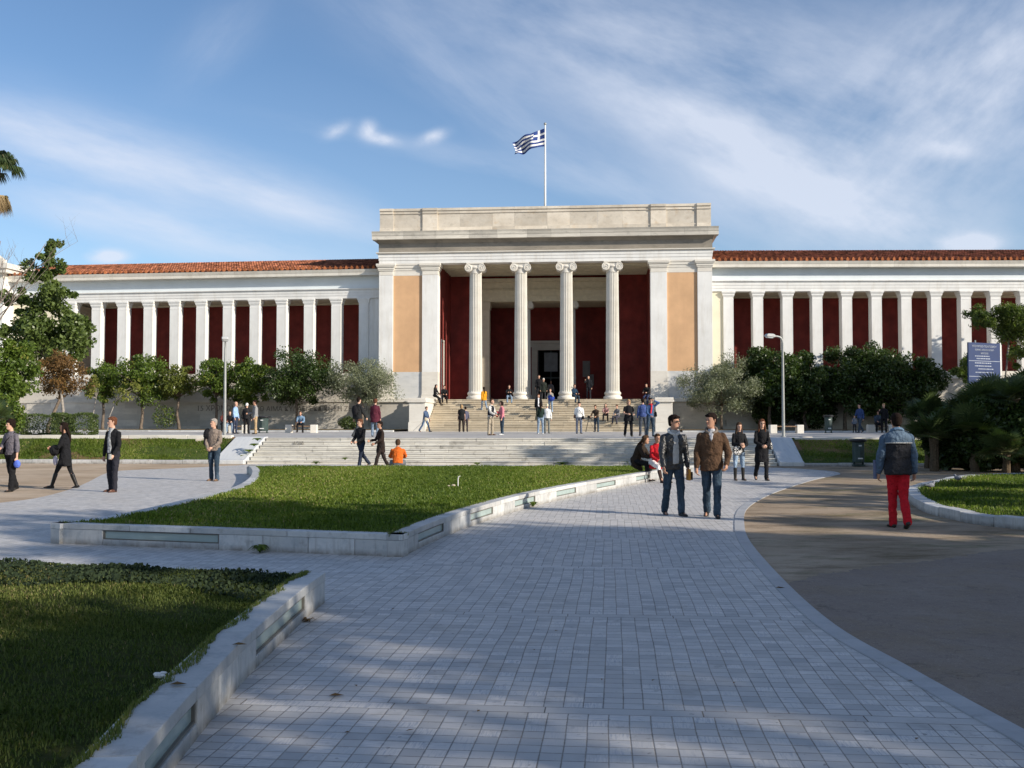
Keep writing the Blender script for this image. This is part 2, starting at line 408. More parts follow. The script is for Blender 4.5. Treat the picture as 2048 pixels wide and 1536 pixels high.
def asphalt_mat():
    m, nb, b = base('worn_asphalt', 0.92, 0.2); P = world_pos(nb)
    c = nb.mix(nb.ramp(nb.noise(P, 0.7, 6, 0.65), 0.3, 0.7), (0.225, 0.175, 0.145), (0.31, 0.25, 0.205))
    c = nb.mix(nb.ramp(nb.noise(P, 0.9, 6, 0.75), 0.47, 0.62, 0, 0.75), c, (0.27, 0.205, 0.145))
    c = nb.mix(nb.ramp(nb.noise(P, 9, 5, 0.75), 0.5, 0.72, 0, 0.5), c, (0.15, 0.12, 0.10))
    c = nb.mix(nb.ramp(nb.noise(P, 38, 3, 0.75), 0.60, 0.74, 0, 0.8), c, (0.42, 0.38, 0.33))
    c = nb.mix(nb.ramp(nb.noise(P, 110, 3, 0.7), 0.55, 0.75, 0, 0.55), c, (0.36, 0.32, 0.28))
    vo = nb.n('ShaderNodeTexVoronoi', feature='DISTANCE_TO_EDGE'); vo.inputs['Scale'].default_value = 0.35
    wv = nb.n('ShaderNodeVectorMath', operation='ADD'); nb.put(wv.inputs[0], P); nb.put(wv.inputs[1], nb.vec(nb.noise(P, 1.5, 4), nb.noise(P, 1.7, 4), 0.0)); nb.put(vo.inputs['Vector'], wv.outputs[0])
    c = nb.mix(nb.ramp(vo.outputs['Distance'], 0.0, 0.0035, 0.3, 0.0), c, (0.08, 0.065, 0.055))
    c = nb.mix(nb.ramp(nb.noise(P, 90, 2, 0.7), 0.6, 0.7, 0, 0.6), c, (0.07, 0.06, 0.055))
    c = nb.mix(nb.ramp(nb.noise(P, 2.0, 5, 0.75), 0.6, 0.72, 0, 0.6), c, (0.10, 0.085, 0.07))
    nb.put(b.inputs['Base Color'], c); bump(nb, b, nb.noise(P, 120, 4, 0.7), 0.5, 0.01); return m
def soil_mat(name, bare=0.5, g1=(0.045, 0.075, 0.018), g2=(0.10, 0.12, 0.035), soil=(0.22, 0.13, 0.07), sc=0.5):
    m, nb, b = base(name, 1.0, 0.05); P = world_pos(nb)
    c = nb.mix(nb.ramp(nb.noise(P, 6, 5, 0.7), 0.35, 0.65), g1, g2)
    c = nb.mix(nb.ramp(nb.noise(P, sc, 5, 0.6), bare, bare+0.1), c, soil)
    nb.put(b.inputs['Base Color'], c); bump(nb, b, nb.noise(P, 25, 5, 0.8), 1.0, 0.06); return m

WHITE = solid('white_paint', (0.74, 0.735, 0.71), 0.7, 0.06, 0.8, 0.05, 8, streak=((0.48, 0.43, 0.35), 0.42, 2.2))
PAINTB = solid('pale_blue_white_paint', (0.68, 0.735, 0.76), 0.7, 0.04, 0.6)
CREAM = solid('cream_paint', (0.74, 0.68, 0.52), 0.75, 0.05, 0.7)
ORANGE = solid('orange_plaster', (0.62, 0.385, 0.215), 0.85, 0.07, 0.9, 0.1, 6, streak=((0.50, 0.30, 0.17), 0.35, 1.8))
RED = solid('pompeian_red_plaster', (0.20, 0.031, 0.025), 0.8, 0.22, 1.1, 0.1, 6, streak=((0.10, 0.028, 0.024), 0.6, 1.6))
MARB = marble('weathered_marble', (0.70, 0.64, 0.545), (0.53, 0.47, 0.385), 0.9, 0.5, (0.50, 0.33, 0.16), 0.5, tone=0.2, bmp=0.2, stretch=(1, 1, 1.2))
MARBW = marble('white_marble', (0.74, 0.71, 0.64), (0.64, 0.60, 0.53), 0.9, 0.25, (0.45, 0.40, 0.32), 0.3, tone=0.12)
SOOT_SHADE = marble('sooty_shaded_marble', (0.32, 0.285, 0.235), (0.21, 0.19, 0.16), 0.6, 0.5, (0.09, 0.085, 0.08), 0.7, tone=0.15)  # soiled marble, its colour darkened further to paint the shadow under the cornice
STEP = marble('step_stone', (0.62, 0.545, 0.42), (0.46, 0.39, 0.285), 1.1, 0.5, (0.30, 0.24, 0.16), 0.5, tone=0.2, stretch=(1, 1, 2))
STEPG = marble('grimy_white_step_stone', (0.66, 0.64, 0.58), (0.55, 0.52, 0.46), 1.4, 0.55, (0.17, 0.15, 0.12), 0.85, tone=0.16, veincol=(0.22, 0.20, 0.17), stretch=(0.6, 1, 4))
KERBM = marble('kerb_marble', (0.59, 0.58, 0.56), (0.45, 0.46, 0.46), 2.6, 0.6, (0.20, 0.175, 0.145), 0.75, tone=0.22, stretch=(1, 1, 1), veincol=(0.26, 0.30, 0.33))
WALLM = marble('podium_stone', (0.58, 0.54, 0.47), (0.46, 0.43, 0.38), 0.6, 0.35, (0.22, 0.20, 0.17), 0.45, tone=0.14)
PAVE = paver_mat(); DIRT = dirt_mat(); ASPH = asphalt_mat()
PLAZA = marble('plaza_slabs', (0.50, 0.485, 0.46), (0.42, 0.41, 0.40), 0.5, 0.2, (0.25, 0.22, 0.19), 0.3, tone=0.1, stretch=(1, 1, 1))
TILE = solid('terracotta_tiles', (0.33, 0.125, 0.068), 0.9, 0.35, 2.2, 0.2, 15, tone=0.55, spec=0.1)
ANTE = solid('terracotta_antefix', (0.36, 0.125, 0.05), 0.9, 0.2, 3, tone=0.35, spec=0.1)
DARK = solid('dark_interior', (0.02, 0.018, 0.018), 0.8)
METAL = solid('grey_painted_metal', (0.33, 0.34, 0.33), 0.45, 0.1, 5, metal=0.3)
GREENM = solid('dark_green_metal', (0.045, 0.07, 0.065), 0.5, 0.2, 4)
BARK = solid('grey_brown_bark', (0.16, 0.125, 0.095), 0.95, 0.35, 7, 0.8, 18)
BARKG = solid('pale_bark', (0.30, 0.27, 0.235), 0.95, 0.3, 6, 0.6, 15)
GRASS = leafmat('grass_blades', (0.07, 0.12, 0.012), (0.205, 0.265, 0.035), 0.3, 0.6, (0.36, 0.30, 0.14))
CITRUS = leafmat('citrus_leaves', (0.035, 0.068, 0.010), (0.13, 0.19, 0.028), 0.25, 0.4, (0.24, 0.22, 0.05))
DARKLEAF = leafmat('dark_citrus_leaves', (0.02, 0.042, 0.010), (0.06, 0.095, 0.022), 0.22, 0.4)
OLIVE = leafmat('olive_leaves', (0.12, 0.14, 0.085), (0.24, 0.26, 0.17), 0.2, 0.5)
POPLAR = leafmat('broad_leaves', (0.045, 0.075, 0.017), (0.13, 0.175, 0.045), 0.25, 0.4)
BROWNL = leafmat('brown_autumn_leaves', (0.10, 0.055, 0.02), (0.20, 0.11, 0.035), 0.25, 0.6, (0.12, 0.14, 0.03))
HEDGE = leafmat('hedge_leaves', (0.04, 0.065, 0.015), (0.09, 0.125, 0.03), 0.2, 0.5)
PALM = leafmat('palm_fronds', (0.03, 0.055, 0.02), (0.085, 0.12, 0.04), 0.15, 0.45, (0.20, 0.17, 0.08))
DRYPALM = leafmat('dry_palm_fronds', (0.22, 0.15, 0.08), (0.38, 0.28, 0.15), 0.2, 0.7)
# ------------------------------------------------------------------ ground, paths, terraces
def poly_w(pts): return [(p.x, p.y) for p in pts]
S = frame(0.0, 39.8, TH)                 # frame of the lower steps and terrace edge
PF = frame(2.28, 74.3, TH)               # portico frame: u across, v into the building
def S_(u, v, z=0.0): return S @ Vector((u, v, z))
g = MB(); g.box(-400, 400, -200, 900, -1.2, 0.0)
ground = g.build('ground', DIRT); ground['kind'] = 'structure'

right_edge = [gp(*p) for p in [(2048, 1467), (1921, 1398), (1811, 1336), (1665, 1252), (1563, 1161), (1497, 1084), (1486, 1047), (1491, 1020), (1518, 1000), (1561, 981), (1627, 960), (1668, 951.5), (1679, 948), (1661, 943), (1599, 938.5), (1513, 934.5)]]
re0 = right_edge[0]-right_edge[1]
right_edge = [right_edge[0]+re0*8, right_edge[0]+re0*2.0]+right_edge
right_edge = smooth_line(right_edge, 6)
left_edge = [gp(*p) for p in [(475, 931), (350, 937), (250, 941), (212, 947), (175, 965), (137, 980), (75, 996), (0, 1006), (-150, 1024), (-500, 1062)]]
left_edge = smooth_line(left_edge, 5)
path_poly = poly_w(right_edge)+[tuple(S_(9.0, -0.1).xy), tuple(S_(-10.3, -0.1).xy)]+poly_w(left_edge)+[(-15, -4), (8, -4)]
sheet('paved_path', path_poly, 0.004, PAVE)
mb = MB(); pts = [p.copy() for p in right_edge]
for i in range(len(pts)-1):
    a, b2 = pts[i], pts[i+1]; L = (b2-a).length
    def nrm(k):
        d = (pts[min(k+1, len(pts)-1)]-pts[max(k-1, 0)]).normalized(); return Vector((d.y, -d.x, 0))
    na, nb_ = nrm(i), nrm(i+1)
    if i == 0: sgn = 1 if (a+na*0.1-Vector((0, 8, 0))).length > (a-na*0.1-Vector((0, 8, 0))).length else -1
    mb.tone = random.random()*0.5; w = 0.135
    q = [a+na*sgn*0.02, b2+nb_*sgn*0.02, b2-nb_*sgn*w, a-na*sgn*w]
    mb.add([(p.x, p.y, 0.001) for p in q]+[(p.x, p.y, 0.014) for p in q], [(0, 1, 2, 3), (4, 5, 6, 7), (0, 1, 5, 4), (1, 2, 6, 5), (2, 3, 7, 6), (3, 0, 4, 7)])
o = mb.build('path_border', marble('border_marble', (0.46, 0.46, 0.46), (0.38, 0.39, 0.41), 3.0, 0.4, (0.22, 0.19, 0.16), 0.5, tone=0.15, stretch=(1, 1, 1)), fixn=True); o['kind'] = 'structure'

asp = [gp(*p) for p in [(1585, 1166), (1640, 1150), (1700, 1143), (1760, 1132), (1830, 1126), (1900, 1118), (1980, 1104), (2048, 1100), (2300, 1095)]]
edge_in = [p for p in right_edge if p.y < gp(1585, 1166).y and p.y > -3]
apoly = [(p.x+random.uniform(-.05, .05), p.y+random.uniform(-.07, .07)) for p in smooth_line(asp, 14)]+[(30, 8), (30, -3)]+[(p.x-0.03, p.y) for p in edge_in]
sheet('asphalt_pavement', apoly, 0.008, ASPH)

# terrace (plaza) slab, one big block whose top is at z = 1
PZ = 1.0
plaza = MB(S); 
for i in range(-30, 31):
    for j in range(0, 18):
        plaza.tone = random.random()
        u0, v0 = i*2.0, 2.66+j*1.95
        plaza.add([(u0, v0, PZ), (u0+2, v0, PZ), (u0+2, v0+1.95, PZ), (u0, v0+1.95, PZ)], [(0, 1, 2, 3)])
plaza.tone = .5
plaza.box(-60, 62, 2.62, 40, 0.0, PZ-0.004)
o = plaza.build('plaza', PLAZA); o['kind'] = 'structure'

# grass banks either side of the lower steps
BANK = soil_mat('bank_turf', 0.52, (0.045, 0.085, 0.015), (0.11, 0.13, 0.04), (0.24, 0.15, 0.085), 0.45)
def bank(name, u0, u1):
    mb = MB(S); n = 46; m = 10; prof = [(-0.02, 0.12), (2.6, 1.03)]
    vs = []; fs = []
    for i in range(n+1):
        for j in range(m+1):
            u = u0+(u1-u0)*i/n; t = j/m
            z = 0.12+(PZ-0.10)*(t**1.25)+mnoise.noise(Vector((u*.7, t*3, 2)))*0.06*(1 if 0 < j < m else 0)
            v = 0.0+2.66*t
            vs.append((u, v, z))
    for i in range(n):
        for j in range(m): a = i*(m+1)+j; fs.append((a, a+m+1, a+m+2, a+1))
    mb.add(vs, fs); o = mb.build(name, BANK, smooth='all'); o['kind'] = 'structure'; return vs
bankL = bank('grass_bank', -62, -11.75); bankR = bank('grass_bank', 10.6, 62)

def kerb_strip(name, line, w, h, mat, label, cat='kerb', seg=1.1, z0=0.0, jitter=0.02, group=None):
    """a row of kerb stones along a line, one thing"""
    mb = MB(); acc = 0; cur = [line[0]]
    stones = []
    for i in range(1, len(line)):
        cur.append(line[i]); acc += (line[i]-line[i-1]).length
        if acc > seg: stones.append(cur); cur = [line[i]]; acc = 0
    if len(cur) > 1: stones.append(cur)
    for st in stones:
        mb.tone = random.random(); hh = h+random.uniform(-jitter, jitter)*0.6; dz = random.uniform(-1, 1)*0.002
        rs = []
        for k, p in enumerate(st):
            d = (st[min(k+1, len(st)-1)]-st[max(k-1, 0)]).normalized(); nn = Vector((-d.y, d.x, 0))
            q = p.copy()
            if k == 0: q = q+d*0.006
            if k == len(st)-1: q = q-d*0.006
            a, b2 = q+nn*0.0, q+nn*w
            rs.append([(a.x, a.y, z0-0.05), (b2.x, b2.y, z0-0.05), (b2.x, b2.y, z0+hh), (a.x, a.y, z0+hh)])
        mb.rings(rs)
    o = mb.build(name, mat, bevel=0.012, fixn=True); return tag(o, label, cat, group)
def linspace_pts(a, b, n): return [a.lerp(b, i/n) for i in range(n+1)]
kerb_strip('kerb', linspace_pts(S_(-60, -0.22), S_(-10.5, -0.22), 160), 0.22, 0.16, KERBM, 'low white kerb along the foot of the left grass bank', group='kerbs round the grass')
kerb_strip('kerb', linspace_pts(S_(10.9, -0.22), S_(60, -0.22), 150), 0.22, 0.12, KERBM, 'low white kerb at the foot of the right grass bank, behind the litter bin', group='kerbs round the grass')
kerb_strip('kerb', linspace_pts(S_(-60, 2.5), S_(-12.0, 2.5), 150), 0.3, 0.24, MARBW, 'white marble kerb along the top of the left grass bank', z0=0.86, group='kerbs round the grass')
kerb_strip('kerb', linspace_pts(S_(11.1, 2.5), S_(60, 2.5), 150), 0.3, 0.10, MARBW, 'thin pale kerb along the top of the right grass bank', z0=0.93, group='kerbs round the grass')
# planter kerbs in front of the podium
def P_(u, v, z=0.0): return PF @ Vector((u, v, z))
for (ua, ub, lab) in ((-34, -9.2, 'pale planter kerb under the row of round trees on the left'), (9.2, 34, 'pale planter kerb under the olive tree and dark trees on the right')):
    kerb_strip('kerb', linspace_pts(P_(ua, -8.6), P_(ub, -8.6), 70), 0.35, 0.10, KERBM, lab, z0=PZ, group='kerbs round the grass', seg=2)
SOILP = soil_mat('planter_soil', 0.42, (0.06, 0.08, 0.03), (0.14, 0.12, 0.06), (0.27, 0.19, 0.12), 0.7)
for (ua, ub) in ((-34, -9.2), (9.2, 34)):
    q = [P_(ua, -8.3), P_(ub, -8.3), P_(ub, -0.2), P_(ua, -0.2)]
    sheet('planter_soil', [(p.x, p.y) for p in q], PZ+0.12, SOILP)

# lower steps
mb = MB(S)
for k in range(7):
    z0, z1 = k*PZ/7, (k+1)*PZ/7; u = -10.45
    while u < 10.0:
        w = random.uniform(0.9, 2.6); u2 = min(u+w, 10.0)
        mb.tone = random.random()
        jj = random.uniform(-.008, .008); mb.box(u+0.004, u2-0.004, k*0.38+jj+0.03, 2.64, z0+(0.003 if k else -0.1), z1-0.047); mb.box(u+0.004, u2-0.004, k*0.38+jj, 2.64, z1-0.045, z1-0.003)
        u = u2
lower = mb.build('steps', STEPG, bevel=0.008); tag(lower, 'broad flight of seven worn white marble steps up to the terrace', 'steps')
def text_obj(name, txt, size, M, mat, par, off=0.004, shear=0.0, font_space=1.0):
    cu = bpy.data.curves.new(name, 'FONT'); cu.body = txt; cu.size = size; cu.extrude = off; cu.offset = size*0.006; cu.shear = shear; cu.space_character = font_space
    cu.align_x = 'CENTER'; cu.align_y = 'CENTER'
    t = bpy.data.objects.new(name, cu); COL.objects.link(t)
    dg = bpy.context.evaluated_depsgraph_get(); me = bpy.data.meshes.new_from_object(t.evaluated_get(dg))
    bpy.data.objects.remove(t); me.transform(M @ Matrix.Rotation(R(90), 4, 'X')); me.materials.clear(); me.materials.append(mat)
    o = bpy.data.objects.new(name, me); COL.objects.link(o); return parent(o, par)
GRAF = solid('graffiti_paint', (0.22, 0.20, 0.175), 0.9)
text_obj('graffiti', 'ACAB', 0.17, S @ Matrix.Translation((-8.95, 5*0.38-0.008, 0.785)), GRAF, lower)
for (lab, ua, ub, sg) in (('white marble ramp slab left of the lower steps, streaked grey', -11.75, -10.5, 1), ('plain white marble ramp slab right of the lower steps, behind the woman in black', 10.05, 10.95, 1)):
    mb = MB(S); mb.prism([(-0.25, 0.0), (-0.25, 0.16), (0.0, 0.2), (2.3, 1.02), (2.75, 1.04), (2.75, 0.0)], ua, ub, 'x')
    tag(mb.build('ramp_slab', marble('ramp_marble', (0.66, 0.66, 0.64), (0.52, 0.54, 0.56), 0.8, 0.5, (0.45, 0.42, 0.36), 0.3, stretch=(4, 0.5, 0.5)), bevel=0.02, fixn=True), lab, 'ramp')

# raised lawn beds with marble retaining walls
GLASSP = solid('frosted_lamp_glass', (0.34, 0.42, 0.40), 0.12, 0.08, 3, spec=0.6)
GROOVE = solid('groove_bronze', (0.16, 0.15, 0.13), 0.5)
def retaining_wall(label, line, h=0.28, w=0.2, seg=0.62, lamps=(), outward=1, name='retaining_wall'):
    """line: outer foot of the wall. lamps: list of (start, end) distances along the line holding recessed light panels"""
    D = [0]
    for i in range(1, len(line)): D.append(D[-1]+(line[i]-line[i-1]).length)
    def atd(d):
        d = min(max(d, 0), D[-1])
        for i in range(1, len(line)):
            if D[i] >= d: break
        t = (d-D[i-1])/max(D[i]-D[i-1], 1e-6); p = line[i-1].lerp(line[i], t)
        a, b2 = atd_raw(d-0.15), atd_raw(d+0.15); dr = (b2-a).normalized(); return p, Vector((dr.y, -dr.x, 0))*outward
    def atd_raw(d):
        d = min(max(d, 0), D[-1])
        for i in range(1, len(line)):
            if D[i] >= d: break
        return line[i-1].lerp(line[i], (d-D[i-1])/max(D[i]-D[i-1], 1e-6))
    mb = MB()
    def piece(d0, d1, z0, z1, inset=0.0, wi=None, target=None, gap=0.003):
        t = target or mb; n = max(1, int((d1-d0)/0.25)); rs = []
        for k in range(n+1):
            d = d0+gap+(d1-d0-2*gap)*k/n; p, nn = atd(d); a = p-nn*inset; b2 = p-nn*(wi or w)
            rs.append([(a.x, a.y, z0), (b2.x, b2.y, z0), (b2.x, b2.y, z1), (a.x, a.y, z1)])
        t.rings(rs)
    zl, zh = 0.085, h-0.075
    cuts = sorted({0.0, D[-1], *[x for l in lamps for x in l]})
    for a, b2 in zip(cuts, cuts[1:]):
        lamp = any(abs(a-l[0]) < 1e-6 for l in lamps)
        n = max(1, round((b2-a)/seg))
        if lamp:
            mb.tone = random.random(); piece(a, b2, -0.05, zl-0.002)
            mb.tone = random.random(); piece(a, b2, zl, zh, inset=0.06)
        else:
            for k in range(n):
                mb.tone = random.random(); piece(a+(b2-a)*k/n, a+(b2-a)*(k+1)/n, -0.05, zh, inset=0.001)
    d = 0
    while d < D[-1]-0.05:
        e = min(d+random.uniform(0.9, 1.5), D[-1]); e = D[-1] if D[-1]-e < 0.4 else e
        mb.tone = random.random(); piece(d, e, zh+0.002, h, inset=-0.004, wi=w+0.01); d = e
    o = mb.build(name, KERBM, bevel=0.006, fixn=True); tag(o, label, 'retaining wall', 'retaining walls of the lawn beds')
    for (a, b2) in lamps:
        f = MB(); 
        for (x0, x1, z0, z1) in ((a, b2, zl, zl+0.012), (a, b2, zh-0.014, zh-0.002), (a, a+0.02, zl+0.012, zh-0.014), (b2-0.02, b2, zl+0.012, zh-0.014)):
            piece(x0, x1, z0, z1, inset=0.012, wi=0.055, target=f, gap=0.0)
        fr = f.build('light_frame', GROOVE, o, fixn=True)
        gl = MB(); piece(a+0.02, b2-0.02, zl+0.012, zh-0.014, inset=0.03, wi=0.055, target=gl, gap=0.0)
        gl.build('glass_panel', GLASSP, fr, fixn=True)
    return o, D[-1]
A_ = gp(100, 1087); B_ = gp(805, 1115)
front = linspace_pts(A_, B_, 12)
fl = (B_-A_).length
def fr_d(px): return (gp(px, 1087+(px-100)*28/705)-A_).length
retaining_wall('grey marble front wall of the central lawn bed with one long glass light', front, lamps=((fr_d(205), fr_d(437)),))
rw = smooth_line([gp(*p) for p in [(805, 1115), (868, 1083), (950, 1050), (1040, 1020.5), (1120, 1000), (1200, 983), (1285, 966), (1335, 956.5), (1385, 948)]], 6)
RWL = sum((rw[i+1]-rw[i]).length for i in range(len(rw)-1))
def rw_d(px):
    d = 0; 
    for i in range(len(rw)-1):
        x0 = 1024+rw[i].x/rw[i].y*F; x1 = 1024+rw[i+1].x/rw[i+1].y*F
        if x0 <= px <= x1: return d+(rw[i+1]-rw[i]).length*(px-x0)/(x1-x0)
        d += (rw[i+1]-rw[i]).length
    return d
retaining_wall('sunlit right wall of the central lawn bed running to the seated women', rw, lamps=((rw_d(838), rw_d(889)), (rw_d(942), rw_d(987)), (rw_d(1030), rw_d(1071)), (rw_d(1113), rw_d(1152)), (rw_d(1193), rw_d(1231)), (rw_d(1272), rw_d(1300))))
lw = smooth_line([gp(px, py, 0.28) for px, py in [(497, 931), (505, 941), (496, 958), (455, 978), (330, 1008), (215, 1032), (140, 1042)]]+[A_+Vector((0, 0, .28))], 6)
lw = [Vector((p.x, p.y, 0)) for p in lw]
retaining_wall('left edge wall of the central lawn bed, curving from the steps path', lw)
far = linspace_pts(rw[-1]+Vector((0, 0, 0)), lw[0], 14)
retaining_wall('far wall of the central lawn bed facing the steps', far, w=0.25)
lawn_poly = [(p.x, p.y) for p in rw]+[(p.x, p.y) for p in far[1:]]+[(p.x, p.y) for p in lw[1:]]+[(p.x, p.y) for p in front[1:-1]]
def inset_poly(poly, d):
    n = len(poly); out = []
    area = sum(poly[i][0]*poly[(i+1) % n][1]-poly[(i+1) % n][0]*poly[i][1] for i in range(n))
    sg = 1 if area > 0 else -1
    for i in range(n):
        a = Vector(poly[i-1]); b = Vector(poly[i]); c = Vector(poly[(i+1) % n])
        t = ((b-a).normalized()+(c-b).normalized())
        if t.length < 1e-6: t = c-b
        t.normalize(); nn = Vector((-t.y, t.x))*sg; out.append(tuple(b+nn*d))
    return out
LAWN = soil_mat('lawn_soil', 0.66, (0.035, 0.062, 0.012), (0.075, 0.10, 0.025), (0.12, 0.10, 0.05), 0.8)
lawn_in = inset_poly(lawn_poly, 0.19)
sheet('lawn_ground', inset_poly(lawn_poly, 0.12), 0.255, LAWN)

# near left bed
nl = smooth_line([Vector(p) for p in [(-1.50, 3.2, 0), (-1.55, 4.2, 0), (gp(350, 1536).x, gp(350, 1536).y, 0), tuple(gp(450, 1410)), tuple(gp(510, 1340)), tuple(gp(610, 1240)), tuple(gp(650, 1206))]], 6)
NLL = sum((nl[i+1]-nl[i]).length for i in range(len(nl)-1))
def nl_d(py):
    y = gp(500, py).y; d = 0
    for i in range(len(nl)-1):
        if nl[i].y <= y <= nl[i+1].y: return d+(nl[i+1]-nl[i]).length*(y-nl[i].y)/(nl[i+1].y-nl[i].y)
        d += (nl[i+1]-nl[i]).length
    return d
retaining_wall('near left marble wall with a chipped top beside the foreground paving', nl, lamps=((nl_d(1536)-0.55, nl_d(1478)), (nl_d(1337), nl_d(1239))), w=0.22)
nb2 = [nl[-1], gp(600, 1163), gp(300, 1146), gp(0, 1133), gp(-700, 1108), gp(-1500, 1085)]
nb2 = [nl[-1]]+smooth_line([Vector((p.x, p.y, 0)) for p in [at(600, 1160, 9.75), at(300, 1140, 10.15), at(0, 1128, 10.55), Vector((-8.5, 11.3, 0)), Vector((-14, 12.6, 0))]], 4)
retaining_wall('low back wall of the foreground lawn bed, half hidden by ivy', nb2, h=0.26, outward=1)
near_poly = [(p.x, p.y) for p in nl]+[(p.x, p.y) for p in nb2[1:]]+[(-14, 3.2)]
near_in = inset_poly(near_poly, 0.21)
sheet('lawn_ground', inset_poly(near_poly, 0.12), 0.245, soil_mat('near_lawn_soil', 0.62, (0.035, 0.055, 0.012), (0.09, 0.10, 0.03), (0.15, 0.11, 0.06), 1.3))

# right lawn with stone kerb
rk = [gp(*p) for p in [(2048, 957), (1960, 960), (1905, 966), (1850, 977), (1816, 988), (1818, 1003), (1848, 1024), (1900, 1038), (1952, 1049), (2048, 1060), (2200, 1072)]]
rk = smooth_line([rk[0]+Vector((6, 1.0, 0))]+rk+[rk[-1]+Vector((5, -1.2, 0))], 7)
o = kerb_strip('kerb', rk, 0.26, 0.17, KERBM, 'rounded grey stone kerb of the small lawn behind the man in red trousers', seg=0.85, group='kerbs round the grass')
rlawn = inset_poly([(p.x, p.y) for p in rk], -0.2) if False else [(p.x, p.y) for p in rk]
rl_in = inset_poly(rlawn, 0.22)
sheet('lawn_ground', inset_poly(rlawn, 0.15), 0.14, LAWN)

# ------------------------------------------------------------------ museum
mus = empty('museum_building', (2.28, 74.3, 1.0), -TH, label='long neoclassical museum with ionic portico, red walls and tiled roofs', cat='museum')
W = 11.95
def pm(): return MB(PF)
# podium under portico, stylobate
for s in (-1, 1):
    m_ = pm(); m_.box(s*(W+0.15), s*7.65, -0.55, 1.2, PZ-0.3, 3.05); m_.build('podium', WALLM, mus)
    m_ = pm(); m_.box(s*(W+0.28), s*7.65, -0.72, 1.2, 3.05, 3.32); m_.build('base_moulding', MARBW, mus, bevel=0.03)
for s in (-1, 1):
    m_ = pm(); m_.box(s*7.66, s*8.85, -5.35, -0.74, PZ-0.2, 1.62); m_.box(s*7.68, s*8.80, -5.30, -0.74, 1.625, 2.95)
    m_.box(s*7.60, s*8.90, -5.42, -0.74, 2.955, 3.10); m_.box(s*7.64, s*8.86, -5.37, -0.74, 3.105, 3.26)
    m_.build('pedestal', MARBW, mus, bevel=0.02)
st = pm(); u = 0
for k in range(14):
    z0, z1 = PZ+k*2.25/14, PZ+(k+1)*2.25/14; u = -7.64
    while u < 7.64:
        w = random.uniform(1.0, 2.4); u2 = min(u+w, 7.64); st.tone = random.random()
        st.box(u+0.004, u2-0.004, -5.3+k*0.33+0.045, -0.6, z0+(0.003 if k else -.2), z1-0.052); st.box(u+0.004, u2-0.004, -5.3+k*0.33, -0.6, z1-0.05, z1-0.003); u = u2
st.build('staircase', STEP, mus, bevel=0.008)
fl_ = pm(); fl_.box(-7.62, 7.62, -0.59, 13, 2.9, 3.243); fl_.build('portico_floor', STEP, mus)
# pilasters (antae)
def pilaster(u0, u1, v0=-0.45, v1=0.45, zb=3.32, zt=13.12):
    e = MB(PF); e.box(u0, u1, v0, v1, zb, zt-0.84)
    o = e.build('pilaster', WHITE, mus, bevel=0.01)
    b = MB(PF); b.box(u0-0.06, u1+0.06, v0-0.06, v1+0.05, zb-0.001, zb+0.22); b.box(u0-0.03, u1+0.03, v0-0.03, v1+0.03, zb+0.222, zb+0.36); b.build('base', MARBW, o, bevel=0.02)
    c = MB(PF)
    for (p, z0, z1) in ((0.02, zt-0.84, zt-0.80), (-0.004, zt-0.80, zt-0.52), (0.05, zt-0.52, zt-0.42), (0.09, zt-0.42, zt-0.25), (0.16, zt-0.25, zt-0.17), (0.20, zt-0.17, zt-0.004)):
        c.box(u0-p, u1+p, v0-p, v1+p, z0, z1)
    c.build('capital', MARBW, o, bevel=0.012)
    d = MB(PF); d.box(u0-0.004, u1+0.004, v0-0.012, v1-0.05, zb+0.362, 5.25); d.build('dado', MARBW, o)
for s in (-1, 1):
    a, b = sorted((s*W, s*(W-1.03))); pilaster(a, b)
    a, b = sorted((s*8.78, s*7.62)); pilaster(a, b, -0.45, 0.5)
    a, b = sorted((s*(W-1.03), s*8.78)); a += 0.004; b -= 0.004
    q = pm(); q.box(a, b, -0.33, 0.4, 5.25, 12.25); q.build('orange_panel', ORANGE, mus)
    q = pm(); q.box(a, b, -0.345, 0.4, 3.33, 5.247); q.build('panel_dado', marble('panel_marble', (0.66, 0.65, 0.62), (0.52, 0.53, 0.53), 0.6, 0.3, tone=0.05), mus)
    q = pm(); q.box(a, b, -0.34, 0.4, 12.253, 12.62); q.box(a, b, -0.37, 0.4, 12.624, 12.80); q.box(a, b, -0.42, 0.4, 12.804, 13.0); q.box(a, b, -0.46, 0.4, 13.004, 13.115)
    q.build('panel_frieze', MARBW, mus)
